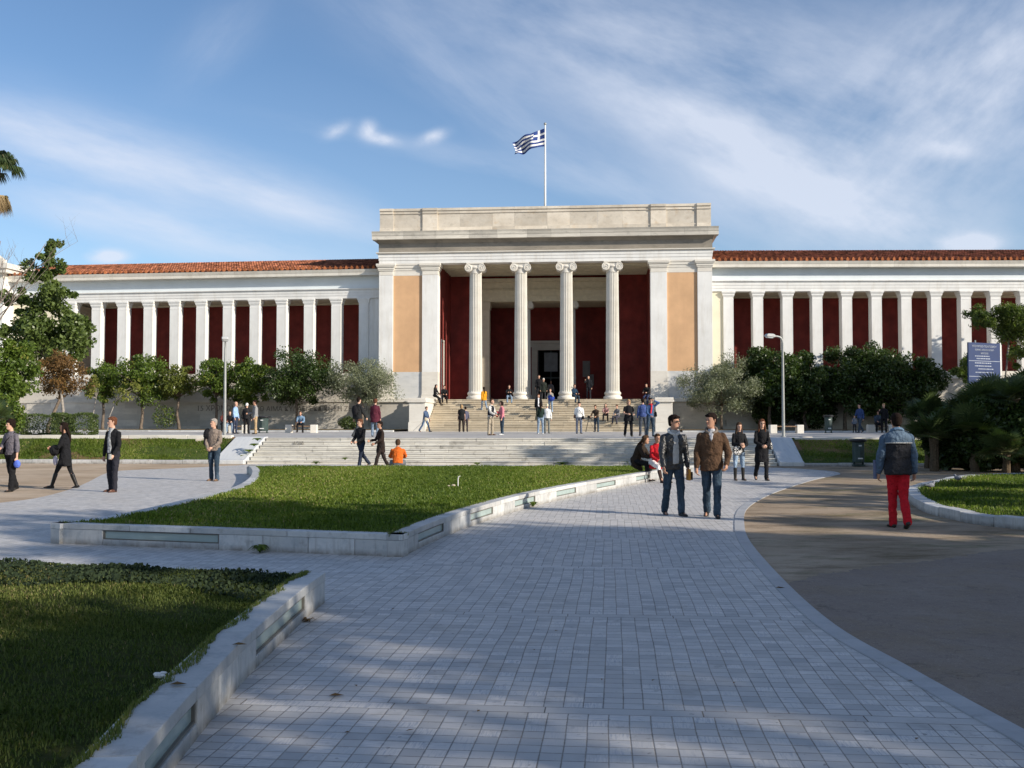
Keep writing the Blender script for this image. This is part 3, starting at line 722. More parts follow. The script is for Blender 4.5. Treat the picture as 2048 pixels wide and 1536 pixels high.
# columns
def ionic(u, v, z0, z1, rb, rt, sc, mat, nm):
    h = z1-z0; n = 96
    r = empty(nm, PF @ Vector((u, v, z0)), -TH); parent_fix(r, mus)
    L = MB(PF @ Matrix.Translation((u, v, 0)))
    hb, hc = 0.55*sc, 0.78*sc
    prof = []
    for i in range(9):
        t = i/8; rr = rb+(rt-rb)*(t**1.25)
        prof.append((rr, z0+hb+(h-hb-hc)*t))
    prof = [(rb*1.07, prof[0][1]+0.0), (rb*1.0, prof[0][1]+0.10)]+prof[1:]
    L.lathe(prof, n=n, fl=24 if n == 96 else 0, fd=0.15)
    sh = L.build('shaft', mat, r)
    B = MB(PF @ Matrix.Translation((u, v, 0)))
    B.lathe([(rb*1.32, z0), (rb*1.36, z0+0.07*sc), (rb*1.36, z0+0.14*sc), (rb*1.30, z0+0.20*sc), (rb*1.14, z0+0.24*sc), (rb*1.12, z0+0.32*sc), (rb*1.22, z0+0.37*sc), (rb*1.24, z0+0.44*sc), (rb*1.18, z0+0.50*sc), (rb*1.07, z0+0.55*sc)], n=40)
    B.build('base', MARBW, r, smooth=True)
    Cc = MB(PF @ Matrix.Translation((u, v, z1-hc)))
    Cc.lathe([(rt*1.02, 0), (rt*1.04, 0.30*sc), (rt*1.12, 0.33*sc), (rt*1.25, 0.42*sc), (rt*1.1, 0.52*sc)], n=32)
    Cc.box(-0.62*sc, 0.62*sc, -0.50*sc, 0.50*sc, hc-0.09*sc, hc-0.002)
    Cc.box(-0.48*sc, 0.48*sc, -0.42*sc, 0.42*sc, 0.42*sc, hc-0.092*sc)
    for s in (-1, 1):
        cx, cz, rv = s*0.47*sc, 0.40*sc, 0.285*sc
        rs = []
        for k, (yy, rr) in enumerate(((-0.50, 0.85), (-0.485, 1.0), (-0.36, 1.0), (-0.22, 0.84), (0, 0.76), (0.22, 0.84), (0.36, 1.0), (0.485, 1.0), (0.50, 0.85))):
            rs.append([(cx+rv*rr*math.cos(a*math.pi/12), yy*sc, cz+rv*rr*math.sin(a*math.pi/12)) for a in range(24)])
        Cc.rings(rs)
        sp = []
        for k in range(46):
            a = k*2*math.pi*2.3/45; rr = rv*(0.93*(1-k/45.0)+0.07)
            sp.append((cx+s*-1*rr*math.cos(a+math.pi/2)*1.0, -0.505*sc, cz+rr*math.sin(a+math.pi/2)))
        Cc.tube(sp, 0.028*sc, 5)
        Cc.ball((cx, -0.51*sc, cz), 0.05*sc, 8, 5)
    Cc.build('capital', MARBW, r, smooth=True, fixn=True)
    return r
def parent_fix(o, p):
    o.parent = p
    M = Matrix.Translation(p.location) @ Matrix.Rotation(p.rotation_euler.z, 4, 'Z')
    o.matrix_parent_inverse = M.inverted(); return o
COLM = marble('column_marble', (0.72, 0.695, 0.63), (0.64, 0.61, 0.54), 0.5, 0.22, (0.46, 0.41, 0.33), 0.25, tone=0.05)
for u in (-4.93, -1.64, 1.64, 4.93): ionic(u, 0.0, 3.25, 13.12, 0.485, 0.43, 1.0, COLM, 'column')
for u in (-1.75, 1.75): ionic(u, 6.1, 3.25, 11.0, 0.40, 0.36, 0.85, COLM, 'column')
# entablature
q = pm()
q.box(-W, W, -0.45, 0.5, 13.12, 13.35); q.box(-W-0.03, W+0.03, -0.48, 0.5, 13.354, 13.58); q.box(-W-0.06, W+0.06, -0.51, 0.5, 13.584, 13.80)
q.build('architrave', WHITE, mus)
q = pm(); q.box(-W-0.12, W+0.12, -0.57, 0.5, 13.804, 13.86); q.box(-W-0.2, W+0.2, -0.64, 0.5, 13.864, 13.93); q.build('architrave_moulding', MARBW, mus)
q = pm(); q.box(-W-0.03, W+0.03, -0.47, 0.5, 13.934, 14.58); q.prism([(-0.5, 14.584), (-0.62, 14.70), (-0.72, 14.80), (0.5, 14.80), (0.5, 14.584)], -W-0.08, W+0.08, 'x'); q.build('frieze', SOOT_SHADE, mus)
q = pm(); u = -W-0.42
ce = W+0.42
while u < ce:
    u2 = min(u+random.uniform(1.6, 2.6), ce); q.tone = random.random()
    q.prism([(-1.02, 14.803), (-1.02, 15.04), (-1.05, 15.08), (-1.09, 15.24), (-1.16, 15.37), (-0.3, 15.40), (-0.3, 14.803)], u+0.004, u2-0.004, 'x'); u = u2
q.tone = .5; q.box(-ce+0.05, ce-0.05, -0.299, 12.5, 14.804, 15.39)
q.build('cornice', marble('cornice_marble', (0.68, 0.64, 0.56), (0.52, 0.49, 0.43), 0.9, 0.5, (0.22, 0.21, 0.19), 0.6, tone=0.22, stretch=(0.5, 1, 3)), mus)
q = pm(); ex = W-0.06
segs = [-ex, -ex+1.0, -8.75, -7.65, 7.65, 8.75, ex-1.0, ex]
for i in range(7):
    a, b = segs[i], segs[i+1]; pier = i in (0, 2, 4, 6); f = 0.09 if pier else 0.0
    n = 1 if pier else max(1, round((b-a)/1.9)); cuts = [a+(b-a)*k/n+(random.uniform(-.3, .3) if 0 < k < n else 0) for k in range(n+1)]
    for k in range(n):
        q.tone = random.random(); q.box(cuts[k]+0.003, cuts[k+1]-0.003, -0.45-f-0.05, 0.1, 15.38, 15.72)
        q.tone = random.random(); q.box(cuts[k]+0.003, cuts[k+1]-0.003, -0.45-f, 0.1, 15.724, 16.72)
        q.tone = random.random(); q.box(cuts[k]+0.003, cuts[k+1]-0.003, -0.45-f-0.06, 0.1, 16.724, 16.93)
        q.box(cuts[k]+0.003, cuts[k+1]-0.003, -0.45-f-0.13, 0.12, 16.934, 17.11)
q.tone = .5
for s in (-1, 1): q.box(s*ex, s*(ex-0.5), 0.11, 12.3, 15.38, 17.0)
q.box(-ex, ex, 11.8, 12.3, 15.38, 16.9)
q.build('parapet', MARB, mus)
# portico interior
CEIL = solid('portico_ceiling', (0.62, 0.56, 0.42), 0.8, 0.08)
q = pm(); q.box(-7.62, 7.62, 0.51, 5.9, 13.14, 13.6)
for k in range(7): q.box(-7.6, 7.6, 1.2+k*0.75, 1.4+k*0.75, 13.0, 13.139)
q.build('portico_ceiling', CEIL, mus)
q = pm(); q.box(-8.2, -7.63, 0.52, 1.15, 3.25, 13.13); q.box(-8.2, -7.63, 2.15, 6.4, 3.25, 13.13); q.box(-8.2, -7.63, 1.15, 2.15, 7.6, 13.13)
q.box(7.63, 8.2, 0.52, 6.4, 3.25, 13.13)
q.box(-7.62, -5.25, 5.8, 6.4, 3.25, 13.13); q.box(5.25, 7.62, 5.8, 6.4, 3.25, 13.13); q.box(-5.24, 5.24, 5.95, 6.3, 12.78, 13.13)
q.build('red_wall', RED, mus)
q = pm(); q.box(-8.15, -7.8, 1.16, 2.14, 3.25, 7.59); sd = q.build('side_door', METAL, mus)
q = pm(); q.box(-7.66, -7.56, 1.02, 1.15, 3.25, 7.72); q.box(-7.66, -7.56, 2.15, 2.28, 3.25, 7.72); q.box(-7.66, -7.56, 1.151, 2.149, 7.6, 7.72); q.build('door_frame', MARBW, sd)
for s in (-1, 1):
    q = pm(); q.box(s*4.55, s*5.24, 5.7, 6.42, 3.25, 10.4); q.box(s*4.48, s*5.24, 5.64, 6.46, 10.404, 10.98)
    q.build('inner_pier', marble('inner_pier_marble', (0.62, 0.56, 0.43), (0.52, 0.46, 0.35), 0.7, 0.3), mus)
q = pm(); q.box(-5.24, 5.24, 5.72, 6.4, 11.0, 11.45); q.box(-5.24, 5.24, 5.69, 6.4, 11.454, 11.85); q.box(-5.4, 5.4, 5.62, 6.4, 11.854, 11.95)
q.box(-5.24, 5.24, 5.72, 6.4, 11.954, 12.5); q.box(-5.5, 5.5, 5.5, 6.4, 12.504, 12.78)
q.build('inner_beam', CEIL, mus)
q = pm(); q.box(-5.24, 5.24, 6.41, 11, 10.99, 11.4); q.build('vestibule_ceiling', CEIL, mus)
q = pm(); q.box(-5.9, -5.25, 6.41, 11, 3.25, 11); q.box(5.25, 5.9, 6.41, 11, 3.25, 11)
q.box(-5.24, -1.07, 10.2, 10.6, 3.25, 10.98); q.box(1.07, 5.24, 10.2, 10.6, 3.25, 10.98); q.box(-1.069, 1.069, 10.2, 10.6, 7.5, 10.98)
q.build('vestibule_wall', RED, mus)
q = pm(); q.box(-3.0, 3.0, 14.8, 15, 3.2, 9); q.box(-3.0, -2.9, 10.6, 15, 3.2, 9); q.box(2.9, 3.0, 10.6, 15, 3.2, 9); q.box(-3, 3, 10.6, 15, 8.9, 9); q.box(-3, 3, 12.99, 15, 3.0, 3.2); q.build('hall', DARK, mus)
dr = pm(); dr.box(-1.06, 1.06, 10.36, 10.40, 5.2, 5.28); dr.box(-0.035, 0.035, 10.36, 10.40, 3.25, 7.49); dr.box(-1.06, -0.98, 10.36, 10.40, 3.25, 7.49); dr.box(0.98, 1.06, 10.36, 10.40, 3.25, 7.49)
do = dr.build('door', solid('dark_door_metal', (0.06, 0.07, 0.065), 0.4), mus)
q = pm(); q.box(-1.55, -1.08, 10.05, 10.19, 3.25, 7.75); q.box(1.08, 1.55, 10.05, 10.19, 3.25, 7.75); q.box(-1.079, 1.079, 10.05, 10.19, 7.5, 7.75); q.box(-1.65, 1.65, 9.98, 10.19, 7.754, 8.05); q.box(-1.8, 1.8, 9.85, 10.19, 8.054, 8.25)
q.build('door_frame', marble('door_marble', (0.50, 0.47, 0.41), (0.42, 0.39, 0.34), 0.7, 0.3), do)
q = pm(); q.box(-0.55, 0.55, 10.33, 10.35, 5.75, 7.3); q.build('hanging_panel', solid('grey_panel', (0.16, 0.17, 0.18), 0.6), do)
q = pm(); q.box(2.6, 3.2, 10.15, 10.19, 5.3, 6.6); q.build('notice_board', solid('dim_notice', (0.20, 0.19, 0.18), 0.7), mus)
q = pm(); q.box(2.9, 3.5, 10.14, 10.19, 4.6, 5.5); q.build('notice_board', solid('dim_notice', (0.20, 0.19, 0.18), 0.7), mus)
# portico upper body so that the roof is closed
q = pm(); q.box(-W+0.3, W-0.3, 0.6, 12.2, 13.61, 15.37); q.box(-W+0.01, -8.25, 0.55, 12.2, PZ, 13.60); q.box(8.25, W-0.01, 0.55, 12.2, PZ, 13.60); q.build('portico_body', WHITE, mus)

# wings
def wing(sgn, ang, x0, y0, n, zc, ztop, LEN, first):
    M = frame(x0, y0, ang); w_ = lambda: MB(M)
    b = 2.107; D = 3.9
    q = w_()
    for k in range(int(LEN/2)):
        for r_ in range(5):
            q.tone = random.random(); z0 = PZ-0.1+r_*0.44; a = k*2.0+(r_ % 2)*1.0
            q.box(sgn*max(a, 0.0)+0.003, sgn*min(a+2.0, LEN)-0.003, -0.12, 0.2, z0+0.002, z0+0.438)
    q.tone = .5; q.box(0, sgn*LEN, -0.02, D+2, PZ-0.3, 4.72)
    q.box(0, sgn*LEN, -0.2, 0.2, 3.10, 3.26); q.box(0, sgn*LEN, -0.14, 0.2, 3.262, 3.36)
    q.build('podium_wall', WALLM, mus)
    q = w_(); q.box(0, sgn*LEN, -0.16, 0.6, 4.724, 4.98); q.box(0, sgn*LEN, -0.08, D+2, 4.984, 5.24); q.build('sill_course', MARBW, mus)
    # pillars
    proto = None
    zt = zc
    for k in range(n):
        s = sgn*(first+k*b)
        if proto is None:
            e = MB(); e.box(-0.36, 0.36, 0, 0.72, 5.24, zt-0.62)
            proto = e.build('pillar', WHITE, None)
            c = MB()
            for (p, za, zb) in ((0.012, zt-0.62, zt-0.58), (-0.004, zt-0.58, zt-0.38), (0.03, zt-0.38, zt-0.30), (0.065, zt-0.30, zt-0.16), (0.10, zt-0.16, zt-0.10), (0.125, zt-0.10, zt-0.004)):
                c.box(-0.36-p, 0.36+p, -p, 0.72+p, za, zb)
            cp = c.build('capital', WHITE, None); cp.parent = proto
            o = proto
        else:
            o = proto.copy(); COL.objects.link(o); c2 = cp.copy(); COL.objects.link(c2); c2.parent = o
        o.parent = mus; o.matrix_parent_inverse = (Matrix.Translation(mus.location) @ Matrix.Rotation(-TH, 4, 'Z')).inverted()
        p = M @ Vector((s, 0, 0)); o.location = p; o.rotation_euler = (0, 0, -ang)
    s0, s1 = first-0.5, first+(n-1)*b+0.5
    # end walls
    q = w_(); q.box(0, sgn*(first-0.34), 0.12, D, 5.24, zt-0.002); q.build('end_wall', CREAM if sgn > 0 else WHITE, mus)
    if sgn < 0:
        q = w_(); q.box(sgn*(first+(n-1)*b+0.34), sgn*LEN, 0.12, D, 5.24, zt-0.002); q.build('end_wall', CREAM, mus)
    q = w_(); q.box(sgn*(first-0.33), sgn*(LEN-0.01), D, D+0.3, 5.24, zt+0.5); q.build('rear_wall', RED, mus)
    q = w_(); q.box(0, sgn*LEN, 0.75, D-0.001, zt+0.06, zt+0.3)
    q.box(0, sgn*LEN, D-0.25, D-0.002, zt-0.05, zt+0.059)
    q.build('soffit', CEIL, mus)
    q = w_(); ta = zt
    at_ = ztop['arch']
    h3 = (at_-zt)/3
    for i in range(3): q.box(0, sgn*LEN, 0.0-0.025*i, 0.75, zt+h3*i+0.002, zt+h3*(i+1))
    q.box(0, sgn*LEN, -0.10, 0.75, at_+0.002, at_+0.06); q.box(0, sgn*LEN, -0.16, 0.75, at_+0.062, at_+0.13)
    q.build('architrave', WHITE, mus)
    q = w_(); q.box(0, sgn*LEN, 0.02, 0.75, at_+0.132, ztop['corn']-0.002); q.build('frieze', PAINTB, mus)
    q = w_(); a = 0.0
    while a < LEN:
        a2 = min(a+1.6, LEN); q.tone = random.random()
        zz = ztop['corn']; q.prism([(-0.62, zz), (-0.62, zz+0.20), (-0.64, zz+0.22), (-0.72, ztop['eave']), (0.75, ztop['eave']), (0.75, zz)], sgn*a+0.002, sgn*a2-0.002, 'x'); a = a2
    q.build('cornice', marble('wing_cornice_marble', (0.72, 0.69, 0.62), (0.62, 0.58, 0.50), 1.2, 0.4, (0.34, 0.30, 0.24), 0.55, tone=0.08, stretch=(1, 1, 0.4)), mus)
    # roof with cover tiles
    e0, r0 = (-0.68, ztop['eave']+0.02), (4.6, ztop['ridge'])
    L_ = math.hypot(r0[0]-e0[0], r0[1]-e0[1]); dy, dz = (r0[0]-e0[0])/L_, (r0[1]-e0[1])/L_
    rf = w_(); rf.tone = 0.25
    sp_ = 0.205; ncol = int(LEN/sp_)
    q = w_(); q.tone = 0.35
    q.prism([(e0[0], e0[1]), (r0[0], r0[1]), (10, e0[1]), ], 0, sgn*LEN, 'x')
    roof = q.build('roof', TILE, mus)
    V = []; Fc = []; T = []
    nseg = 11
    Mi = np.array(M)
    for c in range(ncol):
        sx = sgn*(0.10+c*sp_)
        for g_ in range(nseg):
            a0, a1 = L_*g_/nseg, L_*(g_+1)/nseg+0.03
            jt = random.uniform(-.012, .012); tn = random.random()
            base_i = len(V); wd0, wd1 = 0.068, 0.056; lift = 0.022
            for (aa, rr, lf) in ((a0, wd0, lift), (a1, wd1, 0.0)):
                for k in range(6):
                    th = math.pi*k/5; px_ = sx+jt+rr*math.cos(th); hh = rr*1.1*math.sin(th)+lf
                    V.append((px_, e0[0]+dy*aa-dz*hh, e0[1]+dz*aa+dy*hh))
            for k in range(5): Fc.append((base_i+k, base_i+k+1, base_i+7+k, base_i+6+k)); T.append(tn)
    V = np.array(V); V = (Mi[:3, :3] @ V.T).T+Mi[:3, 3]
    fastmesh('cover_tiles', V, np.array(Fc), TILE, T, roof)
    q = w_()
    for c in range(0, ncol, 2):
        q.tone = random.random(); sx = sgn*(0.10+c*sp_)
        q.prism([(sx-0.085, e0[1]), (sx-0.095, e0[1]+0.10), (sx-0.07, e0[1]+0.19), (sx, e0[1]+0.26), (sx+0.07, e0[1]+0.19), (sx+0.095, e0[1]+0.10), (sx+0.085, e0[1])], e0[0]-0.03, e0[0]+0.03, 'y')
    q.build('antefixes', ANTE, roof)
    return M
LM = wing(-1, R(7.5), P_(-W, 0.75).x, P_(-W, 0.75).y, 12, 10.80, dict(arch=11.40, corn=12.42, eave=12.85, ridge=14.40), 29.4, 1.42)
RM = wing(1, R(0.9), P_(W, 0.45).x, P_(W, 0.45).y, 14, 10.97, dict(arch=11.62, corn=12.62, eave=13.03, ridge=14.62), 34, 1.24)
# left end pavilion
q = MB(LM); q.box(-29.4, -44, -1.2, 8, PZ, 12.6); pv = q.build('end_pavilion', WHITE, mus)
q = MB(LM); q.box(-30.4, -36, -1.28, -1.19, 5.4, 10.9); q.build('pavilion_panel', CREAM, pv)
q = MB(LM)
for (p, z0, z1) in ((0.0, 12.604, 13.0), (0.5, 13.004, 13.3), (0.65, 13.304, 13.7)): q.box(-29.4+p, -44, -1.2-p, 8, z0, z1)
q.build('pavilion_cornice', MARBW, pv)
q = MB(LM); q.prism([(-29.3, 13.7), (-29.3, 14.0), (-30.6, 14.9), (-31.8, 14.2), (-31.8, 13.7)], -1.5, -0.9, 'y'); q.build('acroterion', MARBW, pv)
# graffiti on the podium wall
def wall_text(txt, px, py, size, M=LM, sp=1.0):
    # find the wall point behind that pixel
    d = ray(px, py); o_ = Vector((0, 0, CAMH)); Mi = M.inverted(); a = Mi @ o_; b = Mi @ (o_+d); t = (-0.135-a.y)/(b.y-a.y); P = a+(b-a)*t
    text_obj('graffiti', txt, size, M @ Matrix.Translation((P.x, -0.128, P.z)), GRAF, mus, font_space=sp)
wall_text('15 ΧΡΟΝΩΝ', 433, 817, 0.56)
wall_text('ΤΟ ΑΙΜΑ ΚΥΛΑΕΙ ΕΚΔΙΚΗΣΗ ΖΗΤΑΕΙ', 622, 818, 0.50, sp=1.0)
q = MB(LM); q.box(-0.2, 0.4, -0.15, -0.13, 2.05, 2.7); q.build('notice_sheet', solid('white_paper', (0.8, 0.8, 0.78)), mus)

# flagpole and flag
fp = at(1090, 411, 76.0)
pole = empty('flagpole', (fp.x, 76.0, 15.4), label='tall white flagpole with a blue and white striped flag above the portico', cat='flagpole')
q = MB(); zt_ = at(1091, 250, 76.0).z
q.tube([(fp.x, 76, 15.4), (fp.x+0.02, 76, zt_)], [0.095, 0.055], 12); q.build('pole', solid('white_pole', (0.78, 0.78, 0.76), 0.4), pole, smooth='all')
q = MB(); q.ball((fp.x+0.02, 76, zt_+0.08), 0.11, 10, 8); q.build('finial', METAL, pole, smooth='all')
BLUE = cloth((0.028, 0.055, 0.20)); FW = cloth((0.74, 0.74, 0.72))
nx, ny = 54, 36; vs = []; fs = []; mi = []
for i in range(nx+1):
    for j in range(ny+1):
        a, b = i/nx, j/ny
        x = fp.x+0.02-0.06-a*2.25; drop = 0.98*a**1.25
        wv = 0.22*math.sin(a*9+b*2.0)*a**0.6+0.12*math.sin(a*17-b*4)*a
        z = zt_-0.30-b*1.32*(1-0.18*a)-drop+0.06*math.sin(a*11+b*3)*a
        vs.append((x+0.10*math.sin(b*4+a*5)*a, 76-0.12+wv*1.6, z))
for i in range(nx):
    for j in range(ny):
        q0 = i*(ny+1)+j; fs.append((q0, q0+ny+1, q0+ny+2, q0+1))
        stripe = (j*9//ny); white = stripe % 2 == 1
        ci, cj = i/nx*27, j/ny*18
        if ci < 10 and cj < 10: white = (4 <= ci < 6) or (4 <= cj < 6)
        mi.append(1 if white else 0)
q = MB(); q.add(vs, fs); q.mi = mi; fo = q.build('flag', [BLUE, FW], pole, smooth='all')
md = fo.modifiers.new('s', 'SOLIDIFY'); md.thickness = 0.01
# ------------------------------------------------------------------ vegetation
def leaf_quads(P, size, aspect=0.5, up=0.2, rg=rng):
    """P (n,3) leaf places -> vertices (4n,3), faces (n,4)"""
    n = len(P)
    d = rg.normal(size=(n, 3)); d[:, 2] += up; d /= np.linalg.norm(d, axis=1)[:, None]
    e = rg.normal(size=(n, 3)); e -= d*(e*d).sum(1)[:, None]; e /= np.linalg.norm(e, axis=1)[:, None]
    nn = np.cross(d, e)
    s = size*(0.7+0.6*rg.random((n, 1)))
    a = P-d*s*0.5; b = P+e*s*aspect*0.5+nn*s*0.12; c = P+d*s*0.5; f = P-e*s*aspect*0.5+nn*s*0.12
    V = np.stack([a, b, c, f], 1).reshape(-1, 3); F_ = np.arange(4*n).reshape(n, 4); return V, F_
def crown_pts(c, r, nclump, nleaf, rg, crad=0.26, shell=0.55):
    c = np.array(c, float); r = np.array(r, float)
    d = rg.normal(size=(nclump, 3)); d /= np.linalg.norm(d, axis=1)[:, None]
    rad = shell+(1-shell)*rg.random((nclump, 1))**0.6; rad[::4] *= rg.random((len(rad[::4]), 1))
    cc = c+d*rad*r*(0.80+0.24*rg.random((nclump, 1)))
    w = 0.5+rg.random(nclump); w /= w.sum(); k = rg.choice(nclump, size=nleaf, p=w)
    cr = crad*(0.6+0.8*rg.random(nclump))
    q = rg.normal(size=(nleaf, 3)); q /= np.linalg.norm(q, axis=1)[:, None]; q *= (rg.random((nleaf, 1))**0.5)
    P = cc[k]+q*(cr[k][:, None])*r.mean()*np.array([1, 1, 0.8])
    ct = rg.random(nclump)*0.5
    tone = np.clip(ct[k]+0.5*rg.random(nleaf), 0, 1)
    return P, cc, tone
def limbs(mb, basep, fork, cc, r0, rg, n=7, twigs=True):
    basep = Vector(basep); fork = Vector(fork)
    j = lambda s: Vector(rg.normal(size=3)*s)
    mid = basep.lerp(fork, 0.5)+j(0.05)*(fork-basep).length
    mb.tube([basep-Vector((0, 0, 0.1)), basep+(fork-basep)*0.08, mid, fork], [r0*1.35, r0*1.05, r0*0.85, r0*0.7], 9)
    for k in rg.choice(len(cc), size=min(n, len(cc)), replace=False):
        e = Vector(cc[k]); m1 = fork.lerp(e, 0.5)+j(0.06)*(e-fork).length+Vector((0, 0, 0.08*(e-fork).length))
        mb.tube([fork, m1, e], [r0*0.55, r0*0.32, r0*0.08], 6)
def tree(px, ptop, pbot, wpx, Y, pbase, mat, label, bark=BARK, nleaf=5200, size=0.17, name='tree', group=None, z0=1.1, nclump=46, depth=1.0, crad=0.26, r0=0.11, aspect=0.5, extra=(), cat='tree', base_px=None, shell=0.5, rg=None, dense=1.9):
    rg = rg or np.random.default_rng(int(px*7+ptop))
    nleaf = int(nleaf*dense); nclump = int(nclump*1.5)
    ct = at(px, (ptop+pbot)/2, Y); rz = (at(px, ptop, Y).z-at(px, pbot, Y).z)/2*1.04; rx = wpx/2/F*Y*1.13
    bx = at(base_px or px, 860, Y).x
    root = empty(name, (bx, Y, z0), label=label, cat=cat, group=group)
    P, cc, tone = crown_pts(ct, (rx, rx*depth, rz), nclump, nleaf, rg, crad, shell)
    for (ex, ey, er, ez, en) in extra:
        P2, cc2, t2 = crown_pts(at(ex, ey, Y), (er/F*Y, er/F*Y, ez/F*Y), max(8, en//110), en, rg, 0.3, shell)
        P = np.vstack([P, P2]); cc = np.vstack([cc, cc2]); tone = np.concatenate([tone, t2])
    V, Fq = leaf_quads(P, size*1.12, aspect, rg=rg)
    fastmesh('crown', V, Fq, mat, tone, root)
    mb = MB(); limbs(mb, (bx, Y, z0), (ct.x+(bx-ct.x)*0.4, Y, ct.z-rz*0.65), cc, r0, rg, n=10)
    mb.build('trunk', bark, root, smooth='all')
    return root
G1 = 'round trees in front of the left wing'
for (px, pt, pb, w, Y, lab, m, nl_) in (
    (205, 722, 806, 62, 76, 'small round citrus tree left of the big one, beside the hedge', CITRUS, 3000),
    (282, 704, 812, 112, 75.6, 'full round citrus tree, second from the hedge and widest of the left four', CITRUS, 6500),
    (358, 730, 806, 70, 75.4, 'thin yellowish citrus tree between two fuller ones, its slim trunk bare', leafmat('yellowish_citrus_leaves', (0.07, 0.10, 0.02), (0.17, 0.19, 0.04), 0.3, 0.4, (0.30, 0.25, 0.05)), 2600),
    (432, 716, 806, 82, 75, 'round citrus tree just left of the left lamp post', CITRUS, 4200),
    (492, 712, 812, 92, 74.6, 'round citrus tree behind the three standing talkers', CITRUS, 5000),
    (592, 702, 812, 140, 73.4, 'largest round citrus tree, spreading above the bench with a seated person', DARKLEAF, 8200)):
    tree(px, pt, pb, w, Y, 860, m, lab, nleaf=nl_, size=0.16, name='citrus_tree', group=G1)
G2 = 'dark trees in front of the right wing'
for (px, pt, pb, w, Y, lab) in (
    (1540, 690, 832, 104, 71.8, 'dark green tree directly behind the right lamp post'),
    (1612, 698, 838, 92, 71.8, 'dark green tree just right of the right lamp post'),
    (1690, 692, 838, 112, 71.8, 'dark green tree in the middle of the right row, over the two walkers'),
    (1762, 690, 842, 118, 71.4, 'dark green tree above the head of the man in red trousers'),
    (1842, 714, 842, 90, 71.8, 'dark green tree behind the spiky fan palm')):
    tree(px, pt, pb, w, Y, 860, DARKLEAF, lab, nleaf=9000, size=0.2, name='citrus_tree', group=G2, r0=0.14, crad=0.3)
tree(725, 712, 815, 124, 72.6, 860, OLIVE, 'grey green olive tree at the left corner of the portico', nleaf=6500, size=0.15, name='olive_tree', aspect=0.28, crad=0.3, shell=0.35, r0=0.09, nclump=40)
tree(1443, 708, 832, 150, 70.6, 860, OLIVE, 'grey green olive tree at the right corner of the portico', nleaf=8500, size=0.15, name='olive_tree', aspect=0.28, crad=0.3, shell=0.35, r0=0.09, nclump=46)
tree(95, 600, 740, 165, 58, 860, POPLAR, 'tall broad-leaved tree rising over the left wing roof', dense=1.15, nleaf=8500, size=0.2, name='tall_tree', nclump=60, r0=0.10, bark=BARK, aspect=0.62, crad=0.2, base_px=96,
     extra=((100, 500, 26, 32, 1100), (92, 545, 42, 40, 1900), (110, 585, 48, 38, 1900), (45, 600, 40, 32, 1300), (150, 655, 40, 45, 1500), (60, 690, 55, 50, 1500)))
tree(122, 695, 800, 92, 55, 860, BROWNL, 'young tree with brown and orange leaves beside the tall tree', nleaf=2600, size=0.13, name='autumn_tree', r0=0.09, bark=BARKG, crad=0.3, shell=0.3)
tree(8, 672, 815, 118, 50, 860, CITRUS, 'bushy bright green tree at the left edge of the picture', nleaf=7500, size=0.17, name='broadleaf_tree', r0=0.13)
tree(192, 742, 806, 38, 58, 860, leafmat('young_leaves', (0.10, 0.12, 0.02), (0.22, 0.22, 0.05), 0.3), 'slender sapling with thin yellow green leaves near the hedge', dense=1, nleaf=420, size=0.15, name='sapling', r0=0.035, bark=BARKG, nclump=10)
tree(243, 752, 812, 70, 57, 862, leafmat('young_leaves', (0.10, 0.12, 0.02), (0.22, 0.22, 0.05), 0.3), 'sparse arching sapling in front of the second citrus tree', dense=1, nleaf=320, size=0.14, name='sapling', r0=0.03, bark=BARKG, nclump=12, base_px=214)
# hedge
def bush(name, px, Y, z0, rx, ry, rz, n, size, mat, label, cat, boxy=False, group=None):
    rg = np.random.default_rng(int(px*13+Y)); c = at(px, 860, Y); q = rg.uniform(-1, 1, size=(n, 3))
    if not boxy: q = rg.normal(size=(n, 3)); q /= np.linalg.norm(q, axis=1)[:, None]; q *= rg.random((n, 1))**0.35
    else:
        ax = rg.integers(0, 3, n); q[np.arange(n), ax] = np.sign(q[np.arange(n), ax])*(0.88+0.14*rg.random(n))
    P = q*np.array([rx, ry, rz]); P[:, 2] = P[:, 2]*(1+0.12*np.sin(P[:, 0]*5+px))+rz+z0; P[:, 0] += c.x; P[:, 1] += Y
    P = P[P[:, 2] > z0]
    V, Fq = leaf_quads(P, size, 0.6, rg=rg)
    o = fastmesh(name, V, Fq, mat, rg.random(len(P))); tag(o, label, cat, group); return o
bush('shrub', 2, 47, 0.9, 1.1, 0.7, 1.0, 4200, 0.14, CITRUS, 'bright green shrub under the bushy tree at the left edge', 'shrub')
bush('hedge', 92, 52, 1.0, 1.25, 0.6, 0.5, 5200, 0.09, HEDGE, 'clipped dark green hedge block left of the pale trunk', 'hedge', True, 'clipped hedges')
bush('hedge', 150, 51, 1.0, 0.95, 0.55, 0.52, 4200, 0.09, HEDGE, 'clipped dark green hedge block behind the woman with long dark hair', 'hedge', True, 'clipped hedges')
bush('shrub', 330, 75.6, 1.1, 1.0, 0.5, 0.9, 900, 0.12, CITRUS, 'loose low shrub against the podium wall between tree trunks', 'shrub')
bush('shrub', 700, 73, 1.1, 0.9, 0.6, 0.45, 1500, 0.12, HEDGE, 'low shrub under the left olive tree beside the maroon coat', 'shrub')
for (px, Y, z0, rx, rz, n) in ((1545, 72.6, 1.1, 1.6, 1.5, 4500), (1628, 72.6, 1.1, 1.7, 1.4, 4500)):
    bush('shrub', px, Y, z0, rx, 0.8, rz, n, 0.16, DARKLEAF, 'tall dark shrub against the right podium wall, %s the lamp post' % ('left behind' if px < 1600 else 'right of'), 'shrub')

